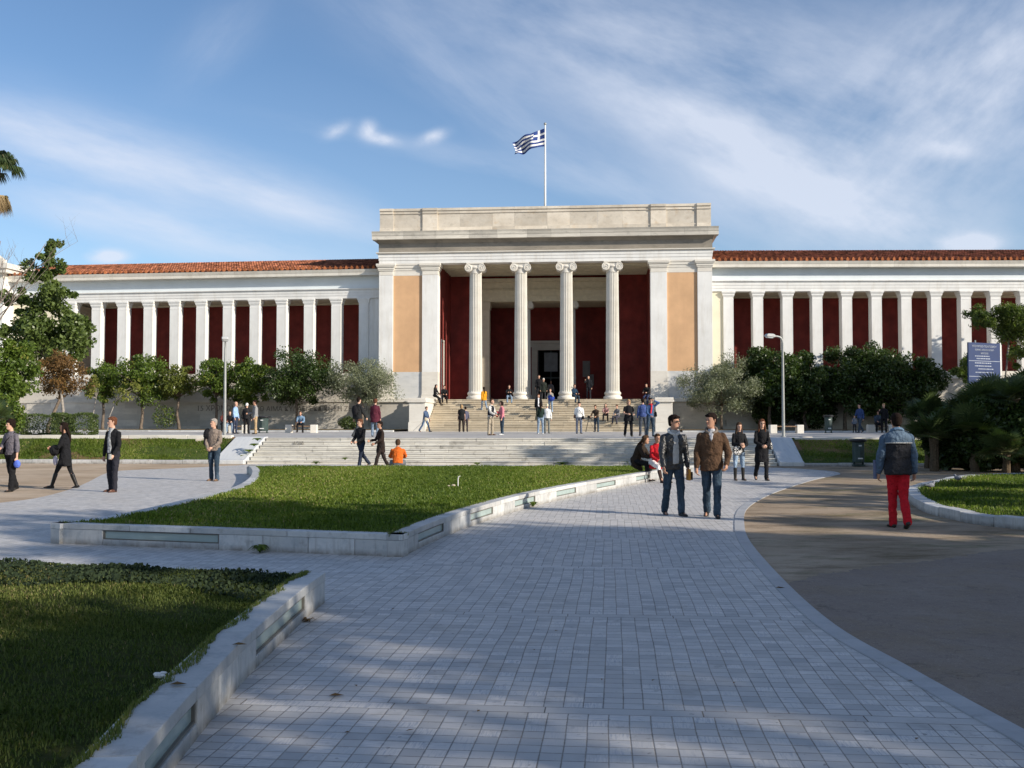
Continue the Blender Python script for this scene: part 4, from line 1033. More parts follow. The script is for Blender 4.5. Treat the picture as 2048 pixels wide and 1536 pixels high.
# fan palms
def fan_palm_proto(name, nfr, trunk_h, R0, mat, label, seed, droop=0.3, up=(0.05, 1.25), group=None):
    rg = np.random.default_rng(seed); root = empty(name, (0, 0, 0), label=label, cat='palm', group=group)
    V = []; Fq = []; T = []; pet = MB()
    for k in range(nfr):
        az = rg.uniform(0, 2*math.pi); el = rg.uniform(*up); L = R0*rg.uniform(0.75, 1.1)
        d = Vector((math.cos(az)*math.cos(el), math.sin(az)*math.cos(el), math.sin(el)))
        o_ = Vector((0, 0, trunk_h+rg.uniform(-.1, .05))); side = Vector((-math.sin(az), math.cos(az), 0)); nrm = d.cross(side)
        hub = o_+d*L*0.5+Vector((0, 0, -0.03))
        pet.tube([o_, o_+d*L*0.25+Vector((0, 0, .02)), hub], [0.022, 0.013, 0.009], 5)
        nl = 20; tn = rg.random()*0.6; tw = rg.uniform(-0.5, 0.5); side2 = side*math.cos(tw)+nrm*math.sin(tw)
        for j in range(nl):
            a = (j/(nl-1)-0.5)*3.7; ll = L*0.52*(1-0.16*abs(a)/1.8)*rg.uniform(0.9, 1.05)
            ld = d*math.cos(a)+side2*math.sin(a)
            tip = hub+ld*ll+Vector((0, 0, -droop*ll*0.55)); mid = hub+ld*ll*0.55+Vector((0, 0, -droop*ll*0.08))
            wv = (side2*math.cos(a)-d*math.sin(a)).normalized()*0.022*R0
            b = len(V); V += [hub, mid+wv+nrm*0.008, tip, mid-wv]; Fq.append((b, b+1, b+2, b+3)); T.append(min(1, tn+rg.random()*0.4))
    fastmesh('fronds', np.array([tuple(v) for v in V]), np.array(Fq), mat, T, root)
    pet.build('stalks', solid('palm_stalk', (0.12, 0.13, 0.05), 0.6), root)
    t = MB(); t.tube([(0, 0, -0.1), (0.02, 0, trunk_h*0.5), (0, 0, trunk_h)], [0.14, 0.13, 0.15], 9); t.build('trunk', solid('palm_trunk_fibre', (0.11, 0.08, 0.05), 1.0, 0.4, 20, 1.0, 40), root)
    return root
GP = 'fan palms of the dark clump on the right'
fps = [fan_palm_proto('fan_palm', 46, 0.9, 1.15, PALM, 'x', 5, group=GP), fan_palm_proto('fan_palm', 52, 0.5, 1.25, PALM, 'x', 6, up=(-0.1, 1.3), group=GP)]
spots = [(1856, 37.0, 1.55, 0, 'spiky fan palm leftmost and foremost of the dark clump'), (1962, 35.5, 2.7, 1, 'tall fan palm in front of the blue sign board'),
         (2032, 34.0, 2.9, 0, 'fan palm at the right edge of the picture, top of the clump'), (1893, 35.6, 0.55, 1, 'low fan palm in the clump just right of the man in red trousers'),
         (1948, 34.4, 0.45, 0, 'low fan palm in the middle of the clump foot'), (2012, 33.2, 0.35, 1, 'low fan palm at the right foot of the clump'),
         (1918, 37.4, 2.1, 1, 'fan palm in the shaded heart of the clump'), (1990, 36.8, 2.5, 0, 'fan palm behind the right foot of the clump'), (2075, 33.6, 0.5, 1, 'fan palm cut by the right edge of the picture'),
         (2060, 36.5, 3.0, 0, 'fan palm beyond the right edge of the clump'), (1868, 34.8, 0.25, 0, 'lowest fan palm at the left foot of the clump')]
used = set()
for i, (px, Y, h, k, lab) in enumerate(spots):
    pr = fps[k]
    o = pr if k not in used else copy_tree(pr)
    used.add(k)
    p = at(px, 900, Y); o.location = (p.x, Y, h*0.55); o.rotation_euler = (0, 0, i*1.3); s = 1.0+0.12*math.sin(i*2.1); o.scale = (s, s, s); o['label'] = lab; o['group'] = GP
    if h > 1.0:
        tb = MB(); tb.tube([(0, 0, -h*0.6), (0.03, 0.02, -h*0.3), (0, 0, 0.1)], [0.15, 0.13, 0.14], 9)
        q = tb.build('lower_trunk', solid('palm_trunk_fibre', (0.11, 0.08, 0.05)), None); q.parent = o
# undergrowth that fills the clump
rg = np.random.default_rng(77)
for (px, Y, rx, rz, lab) in ((1915, 35.6, 1.15, 1.1, 'dense dark undergrowth at the left of the palm clump'), (1990, 34.6, 1.35, 1.25, 'dense dark undergrowth at the right of the palm clump'), (2068, 34.0, 1.3, 1.3, 'dense dark undergrowth beyond the right edge')):
    bush('undergrowth', px, Y, 0.0, rx, 0.9, rz, 12000, 0.2, DARKLEAF, lab, 'shrub', group='undergrowth of the palm clump')
o = fan_palm_proto('fan_palm', 34, 0.9, 1.1, PALM, 'low fan palm cut by the left edge of the picture, behind the woman in grey', 9); p = at(-12, 860, 41); o.location = (p.x, 41, 0.75)
# tall washingtonia at the left edge
root = empty('tall_palm', (at(-46, 860, 42).x, 42, 0), label='tall palm whose crown reaches in at the top left edge', cat='palm')
cx = at(-9, 352, 42)
V = []; Fq = []; T = []; Vd = []; Fd = []; Td = []
rg = np.random.default_rng(3)
for k in range(64):
    az = rg.uniform(0, 2*math.pi); dead = k > 40; el = rg.uniform(-0.35, 1.2) if not dead else rg.uniform(-1.35, -0.9)
    L = rg.uniform(1.0, 1.3)*(1.0 if not dead else 1.1)
    d = Vector((math.cos(az)*math.cos(el), math.sin(az)*math.cos(el), math.sin(el))); side = Vector((-math.sin(az), math.cos(az), 0)); nrm = d.cross(side)
    o_ = cx+Vector((0, 0, 0.3 if not dead else -0.3)); hub = o_+d*L*0.5
    for j in range(26):
        a = (j/25-0.5)*3.0; ll = L*0.62*rg.uniform(0.85, 1.05); ld = d*math.cos(a)+side*math.sin(a)
        m1 = hub+ld*ll*0.5; tip = hub+ld*ll*0.75+Vector((0, 0, -ll*0.45)); wv = (side*math.cos(a)-d*math.sin(a)).normalized()*0.03
        (vv, ff, tt) = (Vd, Fd, Td) if dead else (V, Fq, T)
        b = len(vv); vv += [hub, m1+wv, tip, m1-wv]; ff.append((b, b+1, b+2, b+3)); tt.append(rg.random())
fastmesh('fronds', np.array([tuple(v) for v in V]), np.array(Fq), PALM, T, root)
fastmesh('dry_fronds', np.array([tuple(v) for v in Vd]), np.array(Fd), DRYPALM, Td, root)
t = MB(); t.tube([(at(-46, 860, 42).x, 42, -0.1), (at(-42, 700, 42).x, 42.1, cx.z*0.5), (cx.x, 42, cx.z+0.3)], [0.32, 0.24, 0.2], 12); t.build('trunk', BARK, root, smooth='all')
# bare tree
root = empty('bare_tree', (at(-75, 860, 46).x, 46, 0.6), label='leafless tree with thin grey branches at the left edge', cat='tree')
bt = MB(); rr = random.Random(5)
def branch(p, d, L, r, lev):
    pts = [p]; q = p; dd = d.normalized(); n = 5
    for i in range(n):
        dd = (dd+Vector((rr.uniform(-.22, .22), rr.uniform(-.22, .22), rr.uniform(-.08, .22)))).normalized(); q = q+dd*L/n; pts.append(q)
    bt.tube(pts, [0.62*r*(1-0.75*i/n) for i in range(n+1)], 6 if lev < 2 else 4)
    if lev < 3:
        for i in range(2 if lev == 0 else 3):
            k = rr.randint(1, n); s = Vector((rr.uniform(-1, 1), rr.uniform(-1, 1), rr.uniform(0.0, 1.0)))
            branch(pts[k], (dd*0.7+s).normalized(), L*rr.uniform(0.45, 0.65), r*0.45, lev+1)
b0 = Vector((at(-75, 860, 46).x, 46, 0.5)); b1 = at(-55, 690, 46)
bt.tube([b0, b0.lerp(b1, .5)+Vector((.1, 0, 0)), b1], [0.24, 0.19, 0.16], 10)
for (ax, ay, L, r) in ((45, 455, 0, 0.1), (60, 600, 0, 0.1), (-20, 470, 0, 0.09), (100, 560, 0, 0.06)):
    e = at(ax, ay, 46+rr.uniform(-1, 1)); branch(b1, (e-b1), (e-b1).length, r, 0)
bt.build('branches', solid('grey_twig_bark', (0.20, 0.165, 0.14), 0.95), root, smooth='all')
# feathery tree on the right and blue sign behind it
tree(2030, 602, 690, 96, 44, 860, leafmat('feathery_leaves', (0.05, 0.085, 0.02), (0.14, 0.18, 0.04), 0.35, 0.5), 'thin feathery tree with a pale slender trunk above the blue sign', nleaf=3300, size=0.17, name='feathery_tree', r0=0.05, bark=BARKG, aspect=0.25, crad=0.3, shell=0.3, base_px=2004,
     extra=((1966, 636, 36, 32, 2200), (1955, 726, 48, 26, 2600), (2045, 705, 46, 30, 2200), (1925, 745, 34, 22, 1200)), z0=0.5)

# trees outside the picture that shade the foreground (behind and right of the camera)
shade_protos = []
def shade_tree(x, y, h, r, k, n=4200, rz=None, sz=0.5):
    rg = np.random.default_rng(100+k); root = empty('shade_tree', (x, y, 0), label='large park tree outside the picture, behind or right of the viewer', cat='tree', group='park trees outside the picture')
    rz = rz or h*0.36
    P, cc, tone = crown_pts((x, y, h-rz), (r, r, rz), 60, n, rg, 0.22, 0.3)
    V, Fq = leaf_quads(P, sz, 0.7, rg=rg); fastmesh('crown', V, Fq, DARKLEAF, tone, root)
    mb = MB(); limbs(mb, (x, y, 0), (x, y, h-1.6*rz), cc, 0.3, rg, n=9); mb.build('trunk', BARK, root, smooth='all')
SHADE = [(22, -1.5, 15.5, 5.5), (20, 1.8, 13.5, 3.0), (29, -4.5, 17, 5), (19, -10, 15, 5.5), (24, -15, 17, 6), (15, -16, 15, 6), (30, -22, 18, 7), (13, -7, 13, 4.5), (20, -24, 17, 6.5), (33, -3.0, 17, 4.6), (9, -12, 12, 4.0), (36, -14, 18, 6),
         (20.5, 8.8, 8.0, 2.2), (20, 14.8, 8.0, 2.4), (21.5, 12.0, 7.4, 1.8), (22, 18.0, 8.6, 2.2), (21, 5.6, 8.2, 1.2), (22, 28.5, 12.0, 3.0), (27, 30.5, 13.0, 3.4), (24.5, 24.5, 9.5, 2.6),
         (38, 50, 14.5, 4.4), (42, 56, 14.5, 4.6), (37.5, 59.5, 14.5, 4.2), (46, 50, 15.5, 4.6), (35, 43, 12.0, 3.6), (43, 63, 14, 4.4), (40, 66, 13, 4)]
SN = {3: 4600, 6: 6000, 7: 3200, 10: 2600, 5: 6000, 11: 5000, 12: 900, 13: 1300, 14: 900, 15: 1100}
for k, (x, y, h, r) in enumerate(SHADE): shade_tree(x, y, h, r, k, n=SN.get(k, 5200 if r > 4 else 2600), sz=0.34 if k in SN else (0.55 if r > 4 else 0.35))

# ------------------------------------------------------------------ grass
def grass(name, poly, n, h, w, z, label, bounds=None, dens=None, seed=1, mat=None, kind='stuff'):
    rg = np.random.default_rng(seed); A = np.array(poly); lo, hi = A.min(0), A.max(0)
    if bounds: lo = np.maximum(lo, bounds[0]); hi = np.minimum(hi, bounds[1])
    P = lo+(hi-lo)*rg.random((n*3, 2)); P = P[inside(P, poly)][:n]
    if dens is not None: P = P[rg.random(len(P)) < dens(P)]
    m = len(P); az = rg.uniform(0, 2*math.pi, m); ln = rg.uniform(0.15, 0.9, m); hh = h*(0.45+0.75*rg.random(m)); ww = w*(0.7+0.6*rg.random(m))
    # clumpy height
    hh *= 0.8+0.35*np.sin(P[:, 0]*2.3+np.sin(P[:, 1]*1.7)*2)*np.sin(P[:, 1]*2.9+1)
    zz = np.full(m, z) if not callable(z) else z(P)
    dx, dy = np.cos(az), np.sin(az)
    b0 = np.stack([P[:, 0]-dy*ww/2, P[:, 1]+dx*ww/2, zz], 1); b1 = np.stack([P[:, 0]+dy*ww/2, P[:, 1]-dx*ww/2, zz], 1)
    mid = np.stack([P[:, 0]+dx*hh*ln*.3, P[:, 1]+dy*hh*ln*.3, zz+hh*.65], 1); k = (np.stack([-dy, dx, 0*dx], 1))*ww[:, None]*.4
    tp = np.stack([P[:, 0]+dx*hh*ln, P[:, 1]+dy*hh*ln, zz+hh], 1)
    V = np.stack([b0, b1, mid-k, tp, mid+k], 1).reshape(-1, 3)
    Fq = np.arange(5*m).reshape(m, 5)
    nz = np.array([mnoise.noise(Vector((p[0]*0.55, p[1]*0.55, seed))) for p in P[::1]]) if m < 90000 else np.sin(P[:, 0])*0.3
    tone = np.clip(0.42+nz*0.75+rg.normal(size=m)*0.17, 0, 0.86); dry = rg.random(m) < np.clip(0.03+nz*0.35, 0.012, 0.35); tone[dry] = 1.0
    o = fastmesh(name, V, Fq, mat or GRASS, tone); tag(o, label, 'grass', None, kind); return o
def near_d(P): return np.array([0.30+0.70*min(1, max(0, 0.5+1.9*mnoise.noise(Vector((p[0]*0.9, p[1]*0.9, 4)))+0.8*mnoise.noise(Vector((p[0]*3, p[1]*3, 8))))) for p in P])
NGRASS = leafmat('dull_grass_blades', (0.065, 0.10, 0.018), (0.17, 0.195, 0.045), 0.25, 0.7, (0.30, 0.24, 0.12))
grass('grass', near_in, 150000, 0.038, 0.006, 0.245, 'short patchy grass of the foreground lawn bed', bounds=((-7.5, 4.2), (0, 12)), seed=2, dens=near_d, mat=NGRASS)
rg = np.random.default_rng(21); VV = []
for (ln_, zz, n_, off0, off1, sgn_) in ((nl, 0.281, 5600, 0.215, 0.125, -1), (nb2, 0.262, 2400, 0.2, 0.08, -1), (rw, 0.281, 3000, 0.2, 0.13, -1), (front, 0.281, 1800, 0.2, 0.14, -1)):
    LL = np.array([tuple(v) for v in ln_])[:, :2]; seg_ = rg.integers(0, len(LL)-1, n_); tt = rg.random(n_)[:, None]; a_, b_ = LL[seg_], LL[seg_+1]; d_ = b_-a_; d_ /= np.linalg.norm(d_, axis=1)[:, None]
    pt = a_+(b_-a_)*tt; cen = np.array(near_in if zz < .27 or ln_ is nl else lawn_in).mean(0); nn_ = np.stack([-d_[:, 1], d_[:, 0]], 1); sg_ = np.sign(((cen-pt)*nn_).sum(1))[:, None]
    wob_ = np.array([[min(1, max(0, .45+1.3*mnoise.noise(Vector((q[0]*2.1, q[1]*2.1, 3)))+.7*mnoise.noise(Vector((q[0]*7, q[1]*7, 5)))))] for q in pt])
    pt = pt+nn_*sg_*(off0-(off0-off1)*wob_*rg.random((n_, 1))); az = rg.uniform(0, 6.28, n_); h_ = 0.022*(.4+rg.random(n_)); w_b = 0.007
    dx_, dy_ = np.cos(az), np.sin(az); lean_ = h_*rg.uniform(.3, 1.2, n_); z0_ = np.full(n_, zz-0.03)
    VV.append(np.stack([np.stack([pt[:, 0]-dy_*w_b, pt[:, 1]+dx_*w_b, z0_], 1), np.stack([pt[:, 0]+dy_*w_b, pt[:, 1]-dx_*w_b, z0_], 1), np.stack([pt[:, 0]+dx_*lean_, pt[:, 1]+dy_*lean_, z0_+.03+h_], 1)], 1).reshape(-1, 3))
VV = np.concatenate(VV); o = fastmesh('edge_grass', VV, np.arange(len(VV)).reshape(-1, 3), NGRASS, rg.random(len(VV)//3)); tag(o, 'ragged grass creeping over the lawn walls', 'grass', None, 'stuff')
def in_front(P): return np.clip(1.6-(P[:, 1]-12)/26, 0.3, 1)
grass('grass', lawn_in, 110000, 0.06, 0.016, 0.255, 'bright green grass of the central raised lawn', dens=in_front, seed=3)
grass('grass', rl_in, 26000, 0.07, 0.014, 0.14, 'green grass of the small kerbed lawn on the right', bounds=((7, 17), (15, 31)), seed=4)
def bank_z(P):
    Mi = np.array(S.inverted()); q = P[:, 0]*Mi[1, 0]+P[:, 1]*Mi[1, 1]+Mi[1, 3]; t = np.clip(q/2.66, 0, 1); return 0.12+(PZ-0.10)*t**1.25
def bank_d(P): 
    return np.array([0.15+0.85*(mnoise.noise(Vector((p[0]*0.45, p[1]*0.8, 9)))*1.6+0.62 > 0.45) for p in P])
for (a, b, sd, lab) in ((-24, -11.9, 5, 'patchy grass and weeds on the left bank'), (11.2, 24, 6, 'patchy grass on the shaded right bank')):
    pl = [tuple(S_(a, 0.02).xy), tuple(S_(b, 0.02).xy), tuple(S_(b, 2.45).xy), tuple(S_(a, 2.45).xy)]
    grass('bank_grass', pl, 30000, 0.075, 0.02, bank_z, lab, dens=bank_d, seed=sd)
# ivy strip on the back of the near lawn
IVY = leafmat('ivy_leaves', (0.012, 0.024, 0.010), (0.030, 0.048, 0.018), 0.1, 0.9)
rg = np.random.default_rng(8); n = 8000; t = rg.random(n)
ax = np.interp(t, [0, 1], [-6.5, -1.95]); ay = np.interp(t, [0, 1], [10.85, 9.55])-rg.random(n)**1.4*(1.15-0.35*np.cos(t*9)); P = np.stack([ax, ay, 0.25+rg.random(n)*(0.035+0.02*np.sin(t*23))], 1)
V, Fq = leaf_quads(P, 0.04, 0.8, 0.8, rg); o = fastmesh('ivy', V, Fq, IVY, rg.random(n)); tag(o, 'dark ivy patch along the back of the foreground lawn', 'ivy', None, 'stuff')
# weeds
def weed(p, r, n, label, size=0.07, mat=None, h=0.1):
    rg = np.random.default_rng(int(abs(p.x)*100+p.y*10)); V = []; Fq = []
    for k in range(n):
        az = rg.uniform(0, 6.28); l = r*rg.uniform(0.5, 1.1); d = Vector((math.cos(az), math.sin(az), 0)); s = Vector((-d.y, d.x, 0))*r*0.13
        b = len(V); V += [p, p+d*l*.5+s+Vector((0, 0, h)), p+d*l+Vector((0, 0, h*.35)), p+d*l*.5-s+Vector((0, 0, h))]; Fq.append((b, b+1, b+2, b+3))
    o = fastmesh('weed', np.array([tuple(v) for v in V]), np.array(Fq), mat or GRASS, rg.random(n)*0.8); tag(o, label, 'weed'); return o
weed(gp(520, 1106), 0.17, 26, 'leafy weed at the foot of the front lawn wall')
weed(gp(1066, 1014), 0.16, 22, 'small yellowish weed below the sunlit lawn wall')
weed(gp(615, 1243), 0.10, 14, 'dry brown leaf tuft at the near wall corner', mat=BROWNL, h=0.03)
for i, (px, py, r) in enumerate(((498, 905, 0.3), (508, 893, 0.3), (486, 916, 0.25), (515, 882, 0.28), (478, 925, .25), (492, 932, 0.3), (632, 929, 0.2), (690, 921, 0.16), (1125, 930, 0.35), (955, 931, 0.22), (1250, 929, .3))):
    Yw = 41.2 if px < 520 else 39.6; p = at(px, py, Yw-(px-500)*0.0011*0)
    weed(p, r, 20, ['weed tuft low beside the left ramp slab', 'weed tuft midway up beside the left ramp slab', 'weed tuft near the foot of the left ramp slab', 'weed tuft near the top of the left ramp slab', 'weed at the very foot of the left ramp slab', 'weed on the path where the lower steps begin on the left', 'weed in a step joint left of the orange jumper', 'tiny weed in a joint between steps, below the walking men', 'dark weed at the foot of the steps right of the centre', 'weed at the foot of the steps, near the middle', 'weed at the foot of the steps near the seated women'][i], h=0.12)
# fallen leaves and litter
for i, (px, py, lab) in enumerate(((672, 1392, 'dry brown leaf on the sunny patch of paving'), (1560, 1176, 'brown leaf lying beside the path border'), (478, 1290, 'small brown leaf on top of the near wall'), (355, 1370, 'brown leaf on the near wall by its inner edge'))):
    z = 0.285 if i > 1 else 0.01; p = gp(px, py, z)
    q = MB()
    q.add([p+Vector(v) for v in ((-.045, 0, 0.003), (-.01, .028, .012), (.05, .006, 0.004), (.0, -.03, .014), (0, 0, 0.002))], [(0, 4, 1), (1, 4, 2), (2, 4, 3), (3, 4, 0)])
    tag(q.build('fallen_leaf', BROWNL), lab, 'leaf', 'fallen leaves')
rl = random.Random(12)
for i in range(16):
    p = gp(rl.uniform(620, 1850), rl.uniform(1090, 1500), 0.012)
    if p.x > 3.2 or p.x < -1.4: continue
    a = rl.uniform(0, 6.28); k = rl.uniform(.5, .9); q = MB(Matrix.Translation(p) @ Matrix.Rotation(a, 4, 'Z')); q.add([(-.03*k, 0, .002), (0, .014*k, .006), (.032*k, .004, .003), (0, -.014*k, .007)], [(0, 1, 2, 3)])
    tag(q.build('dry_leaf', BROWNL), 'tiny dry leaf scattered on the shaded foreground paving', 'leaf', 'tiny leaves on the paving')
p = gp(318, 1358, 0.26); q = MB(); [q.ball(p+Vector((random.uniform(-.025, .025), random.uniform(-.02, .02), 0.022+random.uniform(-.006, .012))), (random.uniform(.012, .024), random.uniform(.01, .02), random.uniform(.008, .016)), 5, 4) for _ in range(7)]
tag(q.build('paper_scrap', solid('white_paper', (0.8, 0.8, 0.78))), 'crumpled white paper in the grass by the near wall', 'litter')
# sprinkler pipe on the lawn
p = gp(916, 974, 0.26); r = empty('irrigation_pipe', p, label='short white bent pipe standing in the sunny lawn', cat='pipe')
q = MB(); q.tube([p, p+Vector((0, 0, .17)), p+Vector((.01, 0, .22)), p+Vector((.05, 0, .235))], [.012, .012, .012, .010], 8); q.build('riser', solid('white_plastic', (0.75, 0.74, 0.7), 0.4), r)
q = MB(); q.ball(p+Vector((-.10, 0, .03)), (.05, .04, .03)); q.ball(p+Vector((-.2, .02, .02)), (.04, .03, .02)); q.build('valve_box', solid('tan_plastic', (0.5, 0.42, 0.32)), r)

# ------------------------------------------------------------------ street furniture
def lamp_post(px, pbase, ptop, Y, z0, hd, label):
    b = at(px, pbase, Y); zt = at(px, ptop, Y).z
    r = empty('street_lamp', (b.x, Y, z0), label=label, cat='lamp post', group='tall grey lamp posts at the top of the banks')
    q = MB(); q.tube([(b.x, Y, z0-0.1), (b.x, Y, z0+1.2), (b.x, Y, zt-0.42)], [0.07, 0.062, 0.045], 14)
    e = Vector((b.x, Y, zt-0.42)); h = Vector((hd[0], hd[1], 0)).normalized()
    pts = [e+Vector((0, 0, 0))]+[e+h*(0.24*(1-math.cos(a)))+Vector((0, 0, 0.27*math.sin(a))) for a in (0.4, 0.8, 1.2, 1.57)]+[e+h*0.40+Vector((0, 0, 0.28))]
    q.tube(pts, 0.038, 10); q.build('pole', METAL, r, smooth=True)
    q = MB(); q.lathe([(0.13, z0-0.02), (0.13, z0+0.05), (0.09, z0+0.09)], b.x, Y, 16); q.build('base_plate', METAL, r, smooth=True)
    H = Matrix.Translation(e+h*0.60+Vector((0, 0, 0.29))) @ Matrix.Rotation(math.atan2(h.y, h.x), 4, 'Z') @ Matrix.Rotation(R(-7), 4, 'Y')
    q = MB(H); q.prism([(-0.20, -0.05), (-0.20, 0.05), (-0.12, 0.09), (0.14, 0.07), (0.20, 0.0), (0.20, -0.05)], -0.13, 0.13, 'y'); q.build('lamp_head', solid('light_grey_casing', (0.50, 0.51, 0.51), 0.35), r, bevel=0.02, fixn=True)
    q = MB(H); q.prism([(-0.16, -0.052), (0.17, -0.052), (0.13, -0.10), (-0.11, -0.10)], -0.10, 0.10, 'y'); q.build('lens', solid('clear_lens', (0.62, 0.64, 0.64), 0.15, spec=0.7), r, bevel=0.015, fixn=True)
lamp_post(449, 880, 674, 44.0, 0.95, (0.25, -1), 'tall grey lamp post left of the steps, its head turned to the viewer')
lamp_post(1567, 872, 666, 44.2, 0.95, (-1, -0.25), 'tall grey lamp post right of the steps, its head pointing left')
WOOD = solid('weathered_bench_wood', (0.24, 0.15, 0.09), 0.8, 0.2, 8)
def bench(px0, px1, pb, Y, label):
    a = at(px0, pb, Y).x; b = at(px1, pb, Y).x; r = empty('bench', ((a+b)/2, Y, PZ), label=label, cat='bench', group='stone-ended benches on the terrace')
    for s in (a, b-0.38):
        q = MB(); q.box(s, s+0.38, Y, Y+0.5, PZ-0.01, PZ+0.48); q.build('end_block', MARBW, r, bevel=0.02)
    q = MB()
    for k in range(4): q.box(a+0.385, b-0.385, Y+0.03+k*0.115, Y+0.13+k*0.115, PZ+0.36, PZ+0.42)
    q.build('seat', WOOD, r, bevel=0.005)
bench(570, 633, 864, 61, 'white-ended bench under the largest citrus tree, one person on it')
bench(455, 496, 866, 60, 'white-ended bench behind the left lamp post and the talkers')
bench(1541, 1608, 862, 59, 'white-ended bench behind the right lamp post')
bench(1738, 1790, 862, 62, 'shaded bench with a seated person, behind the man in red trousers')
def bin_(px, pbase, Y, z0, h, w, label):
    b = at(px, pbase, Y); r = empty('litter_bin', (b.x, Y, z0), label=label, cat='litter bin', group='dark green litter bins')
    q = MB(); q.lathe([(w*0.36, z0+h*0.12), (w*0.40, z0+h*0.14), (w*0.42, z0+h*0.86), (w*0.40, z0+h*0.88)], b.x, Y, 8); q.build('body', GREENM, r, bevel=0.01)
    q = MB(); q.lathe([(w*0.50, z0+h*0.885), (w*0.56, z0+h*0.91), (w*0.56, z0+h*0.97), (w*0.44, z0+h), (w*0.3, z0+h*0.985)], b.x, Y, 20); q.build('lid', solid('black_plastic', (0.02, 0.02, 0.022), 0.4), r, smooth=True)
    q = MB(); q.box(b.x-w*0.34, b.x-w*0.26, Y-.05, Y+.05, z0-.02, z0+h*.13); q.box(b.x+w*0.26, b.x+w*0.34, Y-.05, Y+.05, z0-.02, z0+h*.13); q.box(b.x-w*.4, b.x+w*.4, Y-.12, Y+.12, z0-.03, z0+.03); q.build('stand', GREENM, r)
    st = solid('white_sticker', (0.7, 0.7, 0.68))
    for zz, ww in ((0.72, 0.10), (0.24, 0.16)):
        q = MB(); q.box(b.x-w*ww, b.x+w*ww, Y-w*0.425, Y-w*0.405, z0+h*zz, z0+h*(zz+.05)); q.build('sticker', st, r)
bin_(1717, 935, 38.4, 0.05, 0.98, 0.55, 'dark green litter bin at the foot of the right grass bank')
bin_(526, 866, 60, PZ, 1.0, 0.75, 'green litter bin right of the man in tan trousers')
bin_(1657, 862, 60, PZ, 1.05, 0.55, 'dark litter bin in the shade of the right terrace')
# blue sign
c = at(1968, 730, 42); r = empty('sign_board', (c.x, 42, 0.9), label='large blue information board with white lettering behind the palms', cat='sign')
Mz = Matrix.Translation((c.x, 42, 0)) @ Matrix.Rotation(R(26), 4, 'Z')
zt, zb = at(1968, 686, 42).z, at(1968, 786, 42).z
q = MB(Mz); q.box(-0.92, 0.92, -0.03, 0.03, zb, zt); bd = q.build('panel', solid('blue_enamel', (0.013, 0.034, 0.115), 0.5, 0.06), r)
q = MB(Mz)
for s in (-0.42, 0.42): q.tube([(s, 0.06, 0.8), (s, 0.06, zt+0.10)], 0.035, 8)
q.build('posts', METAL, r)
q = MB(Mz); q.box(0.921, 0.97, -0.035, 0.035, zb, zt+0.02); q.build('edge_strip', solid('white_edge', (0.75, 0.75, 0.73)), r)
SW = solid('sign_white', (0.36, 0.40, 0.48))
for (txt, dz, sz) in (('ΥΠΟΥΡΓΕΙΟ ΠΟΛΙΤΙΣΜΟΥ', 0.15, 0.115), ('ΕΘΝΙΚΟ ΑΡΧΑΙΟΛΟΓΙΚΟ', 0.29, 0.095), ('ΜΟΥΣΕΙΟ', 0.43, 0.095)):
    text_obj('lettering', txt, sz, Mz @ Matrix.Translation((0, -0.034, zt-dz)), SW, bd, off=0.002)
q = MB(Mz); rl = random.Random(4)
for k, dz in enumerate((0.56, 0.66, 0.84, 0.96, 1.08, 1.22, 1.52, 1.66, 1.80, 1.93)):
    x = -0.62+rl.uniform(0, .3); e = rl.uniform(0.2, 0.62)
    while x < e: w = rl.uniform(.04, .13); q.box(x, x+w, -0.034, -0.0302, zt-dz, zt-dz+0.035); x += w+0.025
for dz in (0.75, 1.38): q.box(-0.90, 0.90, -0.034, -0.0302, zt-dz, zt-dz+0.02)
q.build('text_lines', SW, bd)
# bicycle half hidden by the palms
def bicycle(px, Y):
    c = at(px, 862, Y); r = empty('bicycle', (c.x, Y, PZ), label='bicycle parked in the shade between the red-trousered man and the palms', cat='bicycle'); bl = solid('bike_black', (0.03, 0.03, 0.03), 0.4)
    for s in (-0.52, 0.52):
        q = MB(); ctr = Vector((c.x+s, Y, PZ+0.34)); q.tube([ctr+Vector((0.33*math.cos(a), 0, 0.33*math.sin(a))) for a in [k*math.pi/12 for k in range(25)]], 0.02, 6); w = q.build('wheel', bl, r)
        q = MB(); q.tube([ctr+Vector((0.30*math.cos(a), 0, 0.30*math.sin(a))) for a in [k*math.pi/12 for k in range(25)]], 0.012, 5)
        for k in range(8): a = k*math.pi/4; q.tube([ctr, ctr+Vector((0.3*math.cos(a), 0, 0.3*math.sin(a)))], 0.003, 3)
        q.build('rim', METAL, w)
    b = Vector((c.x, Y, PZ)); q = MB()
    for p0, p1 in (((-.52, .34), (-.18, .80)), ((-.18, .80), (.02, .34)), ((-.52, .34), (.02, .34)), ((.02, .34), (.40, .80)), ((-.18, .78), (.38, .78)), ((.52, .34), (.38, .90))):
        q.tube([b+Vector((p0[0], 0, p0[1])), b+Vector((p1[0], 0, p1[1]))], 0.016, 6)
    q.build('frame', solid('bike_silver', (0.4, 0.42, 0.45), 0.3, metal=0.5), r)
    q = MB(); q.ball(b+Vector((-.2, 0, .88)), (.13, .07, .03)); q.build('saddle', bl, r)
    q = MB(); q.tube([b+Vector((.38, -.25, .98)), b+Vector((.36, 0, .92)), b+Vector((.38, .25, .98))], .013, 6); q.build('handlebar', bl, r)
bicycle(1848, 56)
